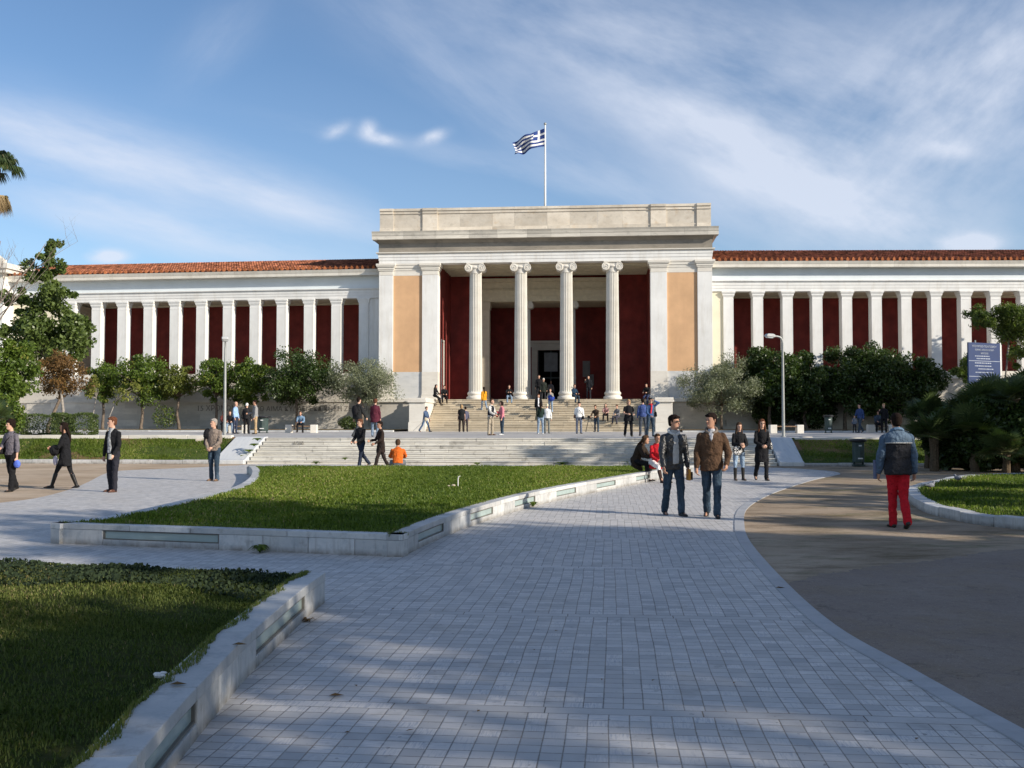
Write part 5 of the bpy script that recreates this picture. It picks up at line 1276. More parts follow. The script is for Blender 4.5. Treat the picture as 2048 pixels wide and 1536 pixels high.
# rocks on the banks
for (px, py, Y, w, lab) in ((1612, 878, 43, 0.45, 'square stone block on the right grass bank'), (405, 882, 43.4, 0.5, 'stone block on the left bank behind the man in beige')):
    p = at(px, py, Y); q = MB(); q.box(p.x-w/2, p.x+w/2, Y-.2, Y+.2, p.z-.25, p.z+.1); tag(q.build('stone_block', MARB, bevel=0.03), lab, 'stone')
# pigeons
PIG = solid('pigeon_grey', (0.20, 0.21, 0.24), 0.7, 0.3, 30)
for i, (px, py, a, lab) in enumerate(((1862, 978, 0.3, 'grey pigeon on the near edge of the small right lawn'), (1916, 963, 2.4, 'grey pigeon further back on the edge of the small right lawn'))):
    p = gp(px, py, 0.16); r = empty('pigeon', p, a, label=lab, cat='pigeon', group='pigeons on the right lawn')
    q = MB(); q.ball((0, 0, .09), (.095, .05, .055), 12, 8); q.ball((.075, 0, .155), (.03, .026, .03), 10, 7); q.tube([(.05, 0, .10), (.07, 0, .15)], [.04, .026], 8); q.prism([(-.07, -.03), (-.07, .03), (-.19, .025), (-.19, -.025)], .085, .10, 'z'); q.tube([(.10, 0, .152), (.13, 0, .145)], [.008, .002], 5)
    b = q.build('body', PIG, None, smooth='all'); b.parent = r
    q = MB(); q.tube([(.0, .02, 0), (.0, .02, .06)], .006, 5); q.tube([(.0, -.02, 0), (.0, -.02, .06)], .006, 5); b = q.build('legs', solid('pink_leg', (.4, .15, .12)), None); b.parent = r
# ------------------------------------------------------------------ people
SKIN = solid('skin', (0.55, 0.33, 0.235), 0.55, 0.06, 12); SKIN2 = solid('tanned_skin', (0.44, 0.24, 0.16), 0.55, 0.06, 12)
HB = solid('dark_brown_hair', (0.016, 0.010, 0.008), 0.85, 0.3, 40, spec=0.08); HBR = solid('reddish_brown_hair', (0.12, 0.05, 0.028), 0.85, 0.3, 40, spec=0.08)
HG = solid('grey_hair', (0.32, 0.29, 0.26), 0.85, 0.3, 40, spec=0.08); HBL = solid('fair_hair', (0.38, 0.25, 0.13), 0.85, 0.3, 40, spec=0.08); HM = solid('brown_hair', (0.075, 0.045, 0.028), 0.85, 0.3, 40, spec=0.08)
LIP = solid('lips', (0.40, 0.15, 0.12)); EYE = solid('dark_eye', (0.02, 0.015, 0.012), 0.2); GLS = solid('dark_sunglasses', (0.008, 0.008, 0.01), 0.08, spec=0.8)
BLACK = cloth((0.012, 0.012, 0.014)); LEATHER = cloth((0.016, 0.016, 0.017), 0.32, 0.3, 0.6); JEANS = cloth((0.03, 0.05, 0.075), pattern='jeans'); JEANSL = cloth((0.20, 0.27, 0.36), pattern='jeans')
JEANSD = cloth((0.018, 0.025, 0.045), pattern='jeans'); CHAR = cloth((0.03, 0.03, 0.035)); BSHOE = solid('dark_shoe', (0.02, 0.018, 0.016), 0.4); BRSHOE = solid('brown_shoe', (0.10, 0.045, 0.03), 0.45)
REMESH = []
FOLDS = {'jacket', 'trousers', 'coat', 'jumper', 'blazer', 'top', 'sleeve', 'sweatshirt', 'cardigan', 'tunic', 'dress', 'vest', 'shirt', 'folded_coat', 'jacket_on_shoulder'}
FT1 = bpy.data.textures.new('folds', 'CLOUDS'); FT1.noise_scale = 0.14; FT1.noise_depth = 1
FT2 = bpy.data.textures.new('creases', 'CLOUDS'); FT2.noise_scale = 0.05; FT2.noise_depth = 2
def remesh(mb, name, mat, par, vox, sm=3):
    me = bpy.data.meshes.new(name); me.from_pydata([tuple(v) for v in mb.v], [], mb.f); me.materials.append(mat)
    bm = bmesh.new(); bm.from_mesh(me); bmesh.ops.recalc_face_normals(bm, faces=bm.faces); bm.to_mesh(me); bm.free()
    o = bpy.data.objects.new(name, me); COL.objects.link(o); o.parent = par
    r = o.modifiers.new('r', 'REMESH'); r.mode = 'VOXEL'; r.voxel_size = vox; r.use_smooth_shade = True
    if sm: s = o.modifiers.new('s', 'SMOOTH'); s.factor = 0.5; s.iterations = sm
    if name in FOLDS:
        for tx, st in ((FT1, 0.030), (FT2, 0.014)):
            d = o.modifiers.new('d', 'DISPLACE'); d.texture = tx; d.strength = st; d.mid_level = 0.5; d.texture_coords = 'GLOBAL'
    REMESH.append(o); return o
def flush_remesh():
    dg = bpy.context.evaluated_depsgraph_get(); dg.update()
    res = [(o, bpy.data.meshes.new_from_object(o.evaluated_get(dg))) for o in REMESH]
    for o, me in res:
        o.modifiers.clear(); o.data = me
        me.polygons.foreach_set('use_smooth', [True]*len(me.polygons))
def cap(mb, a, b, ra, rb, n=10):
    """closed tapered capsule"""
    a, b = Vector(a), Vector(b); d = (b-a).normalized(); ref = Vector((1, 0, 0)) if abs(d.x) < .8 else Vector((0, 1, 0))
    u = (ref-d*ref.dot(d)).normalized(); w = d.cross(u); rs = []
    for t in (0.15, 0.55, 0.85): rs.append((a-d*ra*math.cos(t*math.pi/2), ra*math.sin(t*math.pi/2)))
    rs += [(a, ra), (a.lerp(b, .5), (ra+rb)/2), (b, rb)]
    for t in (0.85, 0.55, 0.15): rs.append((b+d*rb*math.cos(t*math.pi/2), rb*math.sin(t*math.pi/2)))
    mb.rings([[c+(u*math.cos(2*math.pi*k/n)+w*math.sin(2*math.pi*k/n))*r for k in range(n)] for c, r in rs])
def loft(mb, sec, n=16):
    """sec: list of (centre, xvec, yvec)"""
    mb.rings([[c+x*math.cos(2*math.pi*k/n)+y*math.sin(2*math.pi*k/n) for k in range(n)] for c, x, y in sec])
def dv(sw, out, s):
    sw, out = R(sw), R(out)
    return Vector((s*math.sin(out), -math.sin(sw)*math.cos(out), -math.cos(sw)*math.cos(out)))
STAND = dict(L=(2, 4, 0), Rr=(-2, 4, -3), aL=(4, 10, 14, 4), aR=(4, 10, 14, 4))
WALK = dict(L=(22, 2, 8), Rr=(-14, 2, -38), aL=(-14, 9, 6, 4), aR=(18, 9, 34, 2))
WALK2 = dict(L=(-14, 2, -38), Rr=(22, 2, 8), aL=(18, 9, 34, 2), aR=(-14, 9, 6, 4))
SIT = dict(L=(82, 8, -4), Rr=(86, 8, 4), aL=(28, 8, 78, -18), aR=(28, 8, 78, -18), lean=14)
def person(label, pos, H=1.72, face=0, pose=STAND, top=BLACK, legs=JEANS, shoes=BSHOE, hair=HB, style='short', tlen=-0.04, bulk=1.0, skin=SKIN, near=False, female=False, legw=1.0,
           sleeve='long', turn=0, tilt=0, lean=None, boots=None, extras=(), top_name='jacket', leg_name='trousers', shirt=None, vneck=False, group=None, glasses=False, side=0, seat=None, cat='person', hood=None):
    """face: degrees the person is turned; 0 looks towards the viewer (-Y), 90 towards +X, -90 towards -X, 180 away"""
    s = H/1.75; root = empty('person', pos, R(face), label=label, cat=cat, group=group)
    vb, vc = (0.0085, 0.011) if near else (0.016, 0.019)
    ln = R(pose.get('lean', 2) if lean is None else lean); T = Vector((math.sin(R(side)), -math.sin(ln), math.cos(ln))).normalized(); Fw = Vector((0, -math.cos(ln), -math.sin(ln))); X = Fw.cross(T).normalized()*-1
    X = Vector((1, 0, 0)); Fw = (Fw-X*Fw.dot(X)).normalized()
    hw = 0.088 if not female else 0.09; sw = (0.195 if not female else 0.17)*(1 if bulk < 1.1 else 1.03)
    # legs from hip at the origin, then shifted
    J = {}
    hip = Vector((0, 0, 0))
    for k, sd in (('L', 1), ('R', -1)):
        a = pose['L' if k == 'L' else 'Rr']; h0 = Vector((sd*hw, 0, 0)); kn = h0+dv(a[0], a[1], sd)*0.425; an = kn+dv(a[2], a[1]*0.3, sd)*0.415
        fp = a[3] if len(a) > 3 else (a[2]*-0.75 if a[2] < -15 else 0)   # heel lifted when the shin trails
        fd = Vector((sd*0.12, -math.cos(R(fp)), -math.sin(R(fp)))); J['h'+k], J['k'+k], J['a'+k], J['f'+k] = h0, kn, an, fd
    low = min(min(J['a'+k].z-0.075, (J['a'+k]+J['f'+k]*0.16).z-0.035) for k in 'LR')
    off = Vector((0, 0, -low)); 
    for k in 'LR':
        for q in 'hka': J[q+k] = (J[q+k]+off)*s
    hip = off*s
    def tp(u, x=0.0, f=0.0): return hip+(T*u+X*x+Fw*f)*s
    J['neck'] = tp(0.56); J['chest'] = tp(0.36); J['hip'] = hip
    for k, sd in (('L', 1), ('R', -1)):
        a = pose['aL' if k == 'L' else 'aR']; sh = tp(0.452, sd*sw*0.90); el = sh+dv(a[0], a[1], sd)*0.285*s; wr = el+dv(a[2], a[3], sd)*0.25*s
        J['s'+k], J['e'+k], J['w'+k] = sh, el, wr; J['hd'+k] = dv(a[2], a[3], sd)
    # body (one continuous skin surface)
    B = MB(); g_ = 0.93 if female else 1.0
    loft(B, [(tp(-0.06), X*.11*s, Fw*.07*s), (tp(0.0), X*.135*s, Fw*.085*s), (tp(.14), X*.115*s*g_, Fw*.08*s), (tp(.30), X*.135*s*g_, Fw*.095*s), (tp(.42), X*.15*s*g_, Fw*.09*s), (tp(.50), X*.11*s, Fw*.065*s), (tp(.54), X*.06*s, Fw*.05*s)])
    for k in 'LR':
        cap(B, J['h'+k], J['k'+k], .072*s, .046*s); cap(B, J['k'+k], J['a'+k], .046*s, .034*s)
        cap(B, J['a'+k]+Vector((0, 0.02, -.03))*s, J['a'+k]+J['f'+k]*.13*s+Vector((0, 0, -.045))*s, .034*s, .028*s)
        cap(B, J['s'+k], J['e'+k], .043*s, .034*s); cap(B, J['e'+k], J['w'+k], .035*s, .024*s)
        hd = J['hd'+k]; sd = 1 if k == 'L' else -1; wr = J['w'+k]; inn = Vector((-sd, 0, 0)); inn = (inn-hd*inn.dot(hd)).normalized(); fr = hd.cross(inn)*sd
        if fr.y > 0: fr = -fr
        cap(B, wr, wr+hd*.07*s, .024*s, .03*s); cap(B, wr+hd*.03*s+fr*.015*s, wr+hd*.08*s+fr*.02*s, .02*s, .02*s); cap(B, wr+hd*.03*s-fr*.015*s, wr+hd*.08*s-fr*.02*s, .02*s, .018*s)
        for j, (ll, of) in enumerate(((.066, .030), (.075, .011), (.070, -.009), (.054, -.028))):
            k0 = wr+hd*.085*s+fr*of*s; k1 = k0+(hd*.75+inn*.45).normalized()*ll*.5*s; k2 = k1+(hd*.35+inn*.9).normalized()*ll*.55*s
            cap(B, k0, k1, .0095*s, .0088*s, 8); cap(B, k1, k2, .0088*s, .0075*s, 8)
        t0 = wr+hd*.03*s+fr*.028*s; t1 = t0+(fr*.8+hd*.7).normalized()*.035*s; cap(B, t0, t1, .0115*s, .010*s, 8); cap(B, t1, t1+(hd*.9+inn*.3).normalized()*.03*s, .0098*s, .008*s, 8)
    # head
    tn = Matrix.Rotation(R(turn), 3, 'Z') @ Matrix.Rotation(R(tilt), 3, 'X')
    HC = tp(0.715, 0, 0.02); J['head'] = HC
    def hp(x, y, z): return HC+(tn @ Vector((x, y, z)))*s
    cap(B, tp(.50), tp(.60, 0, .01), .055*s, .052*s)
    hx, hy, hz = (tn @ Vector((1, 0, 0))), (tn @ Vector((0, 1, 0))), (tn @ Vector((0, 0, 1)))
    secs = []
    for (z, rx, ry, oy) in ((-.125, .020, .022, -.052), (-.115, .038, .045, -.035), (-.085, .052, .066, -.018), (-.05, .062, .080, -.008), (0, .072, .090, -.002), (.045, .075, .094, .004), (.085, .064, .080, .008), (.112, .038, .048, .008), (.120, .014, .016, .008)):
        secs.append((hp(0, oy, z), hx*rx*s, hy*ry*s))
    loft(B, secs, 18)
    cap(B, hp(0, -.092, .012), hp(0, -.108, -.022), .008*s, .0135*s, 8)     # nose
    cap(B, hp(-.03, -.082, .022), hp(.03, -.082, .022), .010*s, .010*s, 8)  # brow
    cap(B, hp(0, -.084, -.085), hp(0, -.080, -.09), .016*s, .016*s, 8)
    for sd in (-1, 1): cap(B, hp(sd*.076, .005, .018), hp(sd*.074, .010, -.022), .012*s, .009*s, 8)
    remesh(B, 'body', skin, root, vb*s, 2)
    E = MB()
    if glasses:
        for sd in (-1, 1): loft(E, [(hp(sd*.033, -.100, .012), hx*.026*s, hz*.017*s), (hp(sd*.033, -.090, .012), hx*.027*s, hz*.018*s)], 12)
        cap(E, hp(-.072, -.07, .02), hp(-.078, .01, .02), .004*s, .004*s, 6); cap(E, hp(.072, -.07, .02), hp(.078, .01, .02), .004*s, .004*s, 6); cap(E, hp(-.012, -.101, .018), hp(.012, -.101, .018), .004*s, .004*s, 6)
        e = E.build('sunglasses', GLS, None); e.parent = root
    else:
        for sd in (-1, 1): E.ball(hp(sd*.031, -.086, .008), .0095*s, 8, 5)
        e = E.build('eyes', EYE, None, smooth='all'); e.parent = root
    M_ = MB(); M_.ball(hp(0, -.086, -.052), Vector((.022, .010, .007))*s, 8, 5); e = M_.build('mouth', LIP, None, smooth='all'); e.parent = root
    # hair
    Hh = MB()
    if style in ('short', 'long', 'bob', 'bun', 'curly', 'pony', 'straight'):
        th = 1.0 if style != 'curly' else 1.13
        loft(Hh, [(hp(0, .045, -.075), hx*.045*s, hy*.03*s), (hp(0, .036, -.05), hx*.066*th*s, hy*.062*th*s), (hp(0, .030, -.01), hx*.079*th*s, hy*.074*th*s), (hp(0, .020, .04), hx*.085*th*s, hy*.088*th*s), (hp(0, .008, .075), hx*.084*th*s, hy*.104*th*s), (hp(0, .004, .108), hx*.068*th*s, hy*.086*th*s), (hp(0, .004, .135), hx*.032*th*s, hy*.04*th*s)], 16)
        cap(Hh, hp(-.045, -.078, .082), hp(.03, -.085, .085), .020*s, .022*s, 8)
        for sd in (-1, 1): cap(Hh, hp(sd*.078, -.02, .05), hp(sd*.077, -.012, .0), .012*s, .007*s, 8)
    if style == 'curly':
        rc_ = random.Random(int(H*1000+pos[0]*10))
        for k in range(26):
            a = rc_.uniform(0, 6.28); z = rc_.uniform(-.02, .13); rr_ = .085*math.sqrt(max(0.1, 1-(z/.15)**2))
            y = math.sin(a)*rr_+.018
            if y < -.045 and z < .06: continue
            Hh.ball(hp(math.cos(a)*rr_, y, z), .030*s, 8, 6)
    if style == 'bob':
        for sd in (-1, 1): cap(Hh, hp(sd*.072, .0, .05), hp(sd*.082, .0, -.10), .030*s, .026*s)
        cap(Hh, hp(0, .075, .03), hp(0, .075, -.10), .06*s, .05*s)
    if style in ('long', 'pony'):
        w = 1.0 if style == 'long' else 0.5
        loft(Hh, [(hp(0, .06, .04), X*.070*s, Fw*.03*s), (tp(.60, 0, -.075), X*.085*w*s, Fw*.035*s), (tp(.50, 0, -.115), X*.090*w*s, Fw*.028*s), (tp(.38, 0, -.125), X*.070*w*s, Fw*.02*s), (tp(.30, 0, -.12), X*.03*w*s, Fw*.012*s)], 12)
        if style == 'long':
            for sd in (-1, 1): cap(Hh, hp(sd*.074, -.005, .04), tp(.46, sd*.095, .045), .024*s, .020*s)
    if style == 'bald':
        for sd in (-1, 1): cap(Hh, hp(sd*.070, .02, .0), hp(sd*.045, .075, -.01), .018*s, .018*s)
    if style in ('cap', 'knit'):
        loft(Hh, [(hp(0, .005, .035), hx*.084*s, hy*.102*s), (hp(0, .005, .08), hx*.080*s, hy*.098*s), (hp(0, .005, .12), hx*.055*s, hy*.065*s), (hp(0, .005, .138), hx*.02*s, hy*.025*s)], 16)
        if style == 'cap': loft(Hh, [(hp(0, -.115, .035), hx*.062*s, hy*.055*s), (hp(0, -.115, .048), hx*.062*s, hy*.055*s)], 12)
        else: loft(Hh, [(hp(0, .03, -.03), hx*.08*s, hy*.075*s), (hp(0, .01, .05), hx*.087*s, hy*.1*s)], 16)
    remesh(Hh, {'cap': 'cap', 'knit': 'knit_hat'}.get(style, 'hair'), hair, root, max(vb, .009)*s, 1)
    # trousers
    Lg = MB(); fw = 1.03 if female else 1.0
    loft(Lg, [(tp(-.085), X*.10*s, Fw*.08*s), (tp(-.03), X*.165*fw*s, Fw*.115*s), (tp(.05), X*.158*fw*s, Fw*.112*s), (tp(.13), X*.140*s, Fw*.10*s)])
    for k in 'LR':
        an = J['a'+k]; kn = J['k'+k]; dd = (an-kn).normalized()
        kr = .064*legw*s; ar = (.060 if boots is None else .050)*legw*s
        cap(Lg, J['h'+k], kn, .098*fw*s, kr*1.06, 12)
        end = an+dd*(.01*s if boots is None else -.20*s)
        cap(Lg, kn, end, kr, ar, 12)
    remesh(Lg, leg_name, legs, root, vc*s, 3)
    # shoes
    for k in 'LR':
        Sh = MB(); an, fd = J['a'+k], J['f'+k]; up = Vector((0, 0, 1)); up = (up-fd.normalized()*up.dot(fd.normalized())).normalized(); lat = fd.cross(up).normalized()
        b = an-up*.075*s
        loft(Sh, [(b-fd*.065*s+up*.02*s, lat*.018*s, up*.014*s), (b-fd*.055*s+up*.032*s, lat*.036*s, up*.034*s), (b+up*.040*s, lat*.040*s, up*.042*s), (b+fd*.08*s+up*.032*s, lat*.046*s, up*.034*s), (b+fd*.15*s+up*.024*s, lat*.044*s, up*.024*s), (b+fd*.195*s+up*.020*s, lat*.024*s, up*.014*s)], 12)
        cap(Sh, an-up*.03*s, an+(J['k'+k]-an).normalized()*(.03 if boots is None else .29)*s, .043*s, (.045 if boots is None else .058)*s)
        remesh(Sh, 'shoe' if boots is None else 'boot', shoes if boots is None else boots, root, vc*s*0.9, 2)
    # top
    if top is not None:
        U = MB(); b_ = bulk; waist = (.135 if female else .148)*b_; ch = (.150 if female else .172)*b_
        secs = [(tp(.13), X*waist*s, Fw*.108*b_*s), (tp(.24), X*(waist*.5+ch*.5)*s, Fw*.118*b_*s), (tp(.36), X*ch*s, Fw*(.128 if female else .125)*b_*s), (tp(.445), X*(ch+.006)*s, Fw*.112*b_*s), (tp(.50), X*(ch*.80)*s, Fw*.088*b_*s), (tp(.54), X*(ch*.50)*s, Fw*.068*s), (tp(.565), X*.066*s, Fw*.062*s)]
        lowsec = []
        if tlen < -0.15:   # coat skirt hangs straight down
            hb = hip+T*0.0
            z0 = tlen
            kf = (J['kL']+J['kR'])*.5-hip; sway = Vector((kf.x, kf.y, 0))*0.35
            lowsec = [(hip+Vector((0, 0, z0*s))+sway*(abs(z0)/.42), X*.205*b_*s*(.95 if female else 1), Fw*.155*b_*s), (hip+Vector((0, 0, z0*.5*s))+sway*.4, X*.188*b_*s, Fw*.145*b_*s), (tp(0.02), X*.172*b_*s, Fw*.132*b_*s)]
        else:
            lowsec = [(tp(tlen), X*.168*b_*s, Fw*.126*b_*s), (tp(max(tlen+.05, .04)), X*.165*b_*s, Fw*.124*b_*s)]
        loft(U, lowsec+secs, 20)
        for k in 'LR':
            sh, el, wr = J['s'+k], J['e'+k], J['w'+k]
            if sleeve != 'none':
                cap(U, sh, sh.lerp(el, 1 if sleeve != 'short' else .55), .056*b_*s, (.052 if sleeve != 'short' else .056)*b_*s, 12)
                if sleeve in ('long', '34'): cap(U, el, el.lerp(wr, .93 if sleeve == 'long' else .45), .053*b_*s, .038*b_*s, 12)
        remesh(U, top_name, top, root, vc*s, 3)
    if shirt is not None:   # strip of shirt seen between the open fronts
        w0 = 0.06; Sx = MB()
        SS = [(tp(.0, 0, .118*bulk), X*.058*s, Fw*.022*s), (tp(.13, 0, .098*bulk), X*.060*s, Fw*.024*s), (tp(.30, 0, .108*bulk), X*.055*s, Fw*.026*s), (tp(.42, 0, .098*bulk), X*.06*s, Fw*.026*s), (tp(.52, 0, .06*bulk), X*.06*s, Fw*.03*s), (tp(.58, 0, .028), X*.062*s, Fw*.05*s)]
        if vneck: SS = [(tp(.37, 0, .108*bulk), X*.012*s, Fw*.02*s), (tp(.43, 0, .098*bulk), X*.035*s, Fw*.026*s)]+SS[-2:]
        loft(Sx, SS, 14)
        remesh(Sx, 'shirt', shirt, root, vc*s*.9, 2)
    if hood is not None:
        Hd = MB()
        for k in range(10):
            a0, a1 = math.pi*(0.12+1.76*k/10), math.pi*(0.12+1.76*(k+1)/10)
            f = lambda a: tp(.555-.05*math.cos(a), math.sin(a)*.088, math.cos(a)*.080+.01)
            cap(Hd, f(a0), f(a1), .028*s, .028*s, 8)
        remesh(Hd, 'collar', hood, root, vc*s*.9, 1)
    J['s'] = s; J['T'] = T; J['tp'] = tp; J['hp'] = hp; J['X'] = X; J['F'] = Fw; J['near'] = near
    for fn in extras: fn(root, J)
    return root
def ex_bag(side=1, mat=BLACK, drop=0.0, w=.15, h=.13, strap=True, cross=False, f=0.0, name='bag'):
    def fn(root, J):
        s = J['s']; tp = J['tp']; c = tp(.0+drop, side*(.24), f); q = MB()
        loft(q, [(c+Vector((0, 0, -h*s)), Vector((.04*s, 0, 0)), Vector((0, w*.9*s, 0))), (c+Vector((0, 0, -h*.7*s)), Vector((.065*s, 0, 0)), Vector((0, w*1.05*s, 0))), (c+Vector((0, 0, h*.4*s)), Vector((.05*s, 0, 0)), Vector((0, w*.9*s, 0))), (c+Vector((0, 0, h*.8*s)), Vector((.02*s, 0, 0)), Vector((0, w*.7*s, 0)))], 12)
        bo = q.build(name, mat, None, smooth='all'); bo.parent = root
        if strap:
            q = MB(); sh = tp(.545, (-side if cross else side)*.12, .0); ft = tp(.36, (-side if cross else side)*.02, .145); q.tube([c+Vector((0, -.05, h*.6*s)), ft if cross else tp(.40, side*.20, .07), sh, tp(.38, side*.06 if cross else side*.19, -.14), c+Vector((0, .05, h*.6*s))], .011*s, 6); st = q.build('strap', mat, None); st.parent = bo
    return fn
def ex_scarf(mat):
    def fn(root, J):
        s = J['s']; tp = J['tp']; q = MB()
        for k in range(12):
            a0, a1 = 2*math.pi*k/12, 2*math.pi*(k+1)/12; f = lambda a: tp(.56, math.sin(a)*.075, math.cos(a)*.075); cap(q, f(a0), f(a1), .026*s, .026*s, 8)
        loft(q, [(tp(.54, .02, .10), J['X']*.035*s, J['F']*.02*s), (tp(.36, 0, .15), J['X']*.042*s, J['F']*.016*s), (tp(.14, -.03, .15), J['X']*.040*s, J['F']*.014*s)], 10)
        remesh(q, 'scarf', mat, root, .014*s, 1)
    return fn
def ex_blob(name, mat, u, x, f, r, hand=None, smooth=1):
    def fn(root, J):
        s = J['s']; c = J['tp'](u, x, f) if hand is None else J['w'+hand]+J['hd'+hand]*.10*s+Vector((x, f, u)); q = MB(); q.ball(c, Vector(r)*s, 12, 8); remesh(q, name, mat, root, .012, 1)
    return fn
def ex_box(name, mat, hand, size, off=(0, 0, 0), rot=0):
    def fn(root, J):
        c = J['w'+hand]+J['hd'+hand]*.10+Vector(off); q = MB(); M = Matrix.Translation(c) @ Matrix.Rotation(R(rot), 4, 'Y'); q.box(-size[0]/2, size[0]/2, -size[1]/2, size[1]/2, -size[2]/2, size[2]/2, M); b = q.build(name, mat, None, bevel=.004); b.parent = root
    return fn
def ex_camera(hand='R'):
    def fn(root, J):
        c = (J['wL']+J['wR'])*.5+Vector((0, -.08, .03)); q = MB(); q.box(c.x-.06, c.x+.06, c.y-.025, c.y+.025, c.z-.04, c.z+.04); q.tube([c, c+Vector((0, -.08, 0))], .03, 10); b = q.build('camera', BSHOE, None); b.parent = root
    return fn
def ex_line(name, mat, pts, r):
    def fn(root, J):
        q = MB(); q.tube([J['tp'](*p) for p in pts], r, 6); b = q.build(name, mat, None); b.parent = root
    return fn
def foot(px, py, z=0.0): return gp(px, py, z)
def P3(px, Y, z): p = at(px, 850, Y); return Vector((p.x, Y, z))

# --- nearest figures
person('man in black leather jacket and pale hoodie with sunglasses walking toward the viewer', foot(1347, 1031), 1.80, 12, dict(L=(16, 0, 4), Rr=(-8, 0, -20), aL=(-6, 12, 14, 2), aR=(12, 12, 26, 2)), LEATHER, JEANS, BSHOE, HB, 'short', -0.10, 1.10, SKIN2, True,
       shirt=cloth((0.42, 0.42, 0.41)), hood=cloth((0.60, 0.59, 0.57)), glasses=True, turn=38, legw=1.04, extras=(ex_box('book', solid('orange_book', (0.6, 0.28, 0.05)), 'L', (.035, .15, .20), (0, 0, -.03)), ex_box('notebook', BSHOE, 'L', (.03, .2, .14), (.035, 0.02, -.05))))
person('man in brown jacket and blue jeans, hand in pocket, turning to his companion', foot(1424, 1035), 1.83, -12, dict(L=(15, 0, 4), Rr=(-9, 0, -26), aL=(-6, 20, 36, -8), aR=(2, 11, 14, 2)), cloth((0.085, 0.048, 0.028)), JEANS, BSHOE, HB, 'short', -0.12, 1.17, SKIN2, True,
       shirt=cloth((0.42, 0.42, 0.44)), vneck=True, hood=cloth((0.20, 0.16, 0.13)), turn=-42, legw=1.05)
def redman(root, J):
    s = J['s']; tp = J['tp']
    q = MB(); loft(q, [(tp(.385, 0, -.02), J['X']*.216*s, J['F']*.156*s), (tp(.47, 0, -.02), J['X']*.214*s, J['F']*.142*s), (tp(.53, 0, -.01), J['X']*.165*s, J['F']*.115*s), (tp(.575, 0, 0), J['X']*.085*s, J['F']*.08*s)], 20)
    remesh(q, 'yoke', cloth((0.10, 0.145, 0.20)), root, .012, 2)
    q = MB(); loft(q, [(tp(.375, 0, -.02), J['X']*.219*s, J['F']*.160*s), (tp(.392, 0, -.02), J['X']*.220*s, J['F']*.160*s)], 24); remesh(q, 'reflective_stripe', cloth((0.45, 0.45, 0.44)), root, .010, 0)
    for k in 'LR':
        q = MB(); cap(q, J['s'+k], J['e'+k], .076*s, .069*s, 12); cap(q, J['e'+k], J['e'+k].lerp(J['w'+k], .93), .071*s, .052*s, 12); remesh(q, 'sleeve', cloth((0.075, 0.115, 0.17)), root, .012, 2)
    q = MB(); M = Matrix.Translation(J['wL']+Vector((0.05, -.03, .06))); q.box(-.015, .015, -.05, .05, -.16, .14, M); b = q.build('folder', solid('blue_folder', (0.10, 0.12, 0.2)), None, bevel=.004); b.parent = root
person('man seen from behind in a blue and black jacket and red trousers', foot(1797, 1056), 1.80, 176, dict(L=(8, -3, 2), Rr=(-8, -3, -28), aL=(0, 13, 8, 6), aR=(0, 13, 10, 4)), cloth((0.028, 0.028, 0.032)), cloth((0.48, 0.012, 0.022)), BSHOE, HB, 'short', -0.10, 1.22, SKIN2, True, legw=1.05, hood=cloth((0.12, 0.19, 0.28)), extras=(redman,))
person('woman in grey three-quarter-sleeve top holding a blue cap by her side', foot(22, 983), 1.72, -22, dict(L=(10, 2, 4), Rr=(-12, 2, -22), aL=(2, 12, 6, 3), aR=(14, 14, 70, -30)), cloth((0.13, 0.12, 0.14)), BLACK, BSHOE, HB, 'curly', -0.02, 1.03, SKIN, True, True, sleeve='34', turn=-20, legw=1.12, top_name='top',
       extras=(ex_bag(-1, BLACK, .12, .2, .12, cross=True), ex_blob('blue_cap', cloth((0.10, 0.17, 0.62)), -.06, .04, -.02, (.09, .07, .10), 'L')))
person('woman with long dark hair in black, arms folded over a coat, striding left in boots', foot(130, 977), 1.68, -80, dict(L=(24, 2, 18), Rr=(-14, 2, -22), aL=(24, 6, 82, -32), aR=(24, 6, 84, -32)), BLACK, BLACK, BSHOE, HB, 'long', -0.30, 1.06, SKIN2, True, True, boots=solid('black_boot', (0.015, 0.014, 0.014), 0.25), legw=.82, top_name='coat',
       extras=(ex_blob('folded_coat', BLACK, .12, 0, .26, (.20, .13, .15)), ex_blob('carrier_bag', cloth((0.55, 0.52, 0.62)), -.14, .05, .24, (.05, .06, .13))))
person('man in open black blazer over grey jumper looking left, dark jeans', foot(226, 984), 1.78, -28, dict(L=(6, 3, 2), Rr=(2, 3, -8), aL=(6, 10, 30, -8), aR=(0, 14, 6, 4)), BLACK, cloth((0.022, 0.022, 0.03)), BRSHOE, HBR, 'short', -0.10, 1.05, SKIN, True, shirt=cloth((0.36, 0.37, 0.38)), turn=-26, top_name='blazer', legw=1.02, extras=(ex_box('phone', METAL, 'L', (.05, .06, .12), (0, -.04, .05)),))
person('man in beige grey jumper and jeans, hands clasped, black jacket over his shoulder', foot(428, 962), 1.75, -14, dict(L=(6, 3, 0), Rr=(-2, 3, -6), aL=(12, 8, 46, -36), aR=(12, 8, 40, -30)), cloth((0.22, 0.175, 0.145)), JEANS, solid('tan_shoe', (0.16, 0.10, 0.06), .6), HG, 'short', -0.06, 1.08, SKIN, True, turn=-22, top_name='jumper',
       extras=(ex_blob('jacket_on_shoulder', BLACK, .40, -.20, .02, (.12, .13, .17)), ex_bag(-1, BLACK, .25, .13, .16, strap=False)))
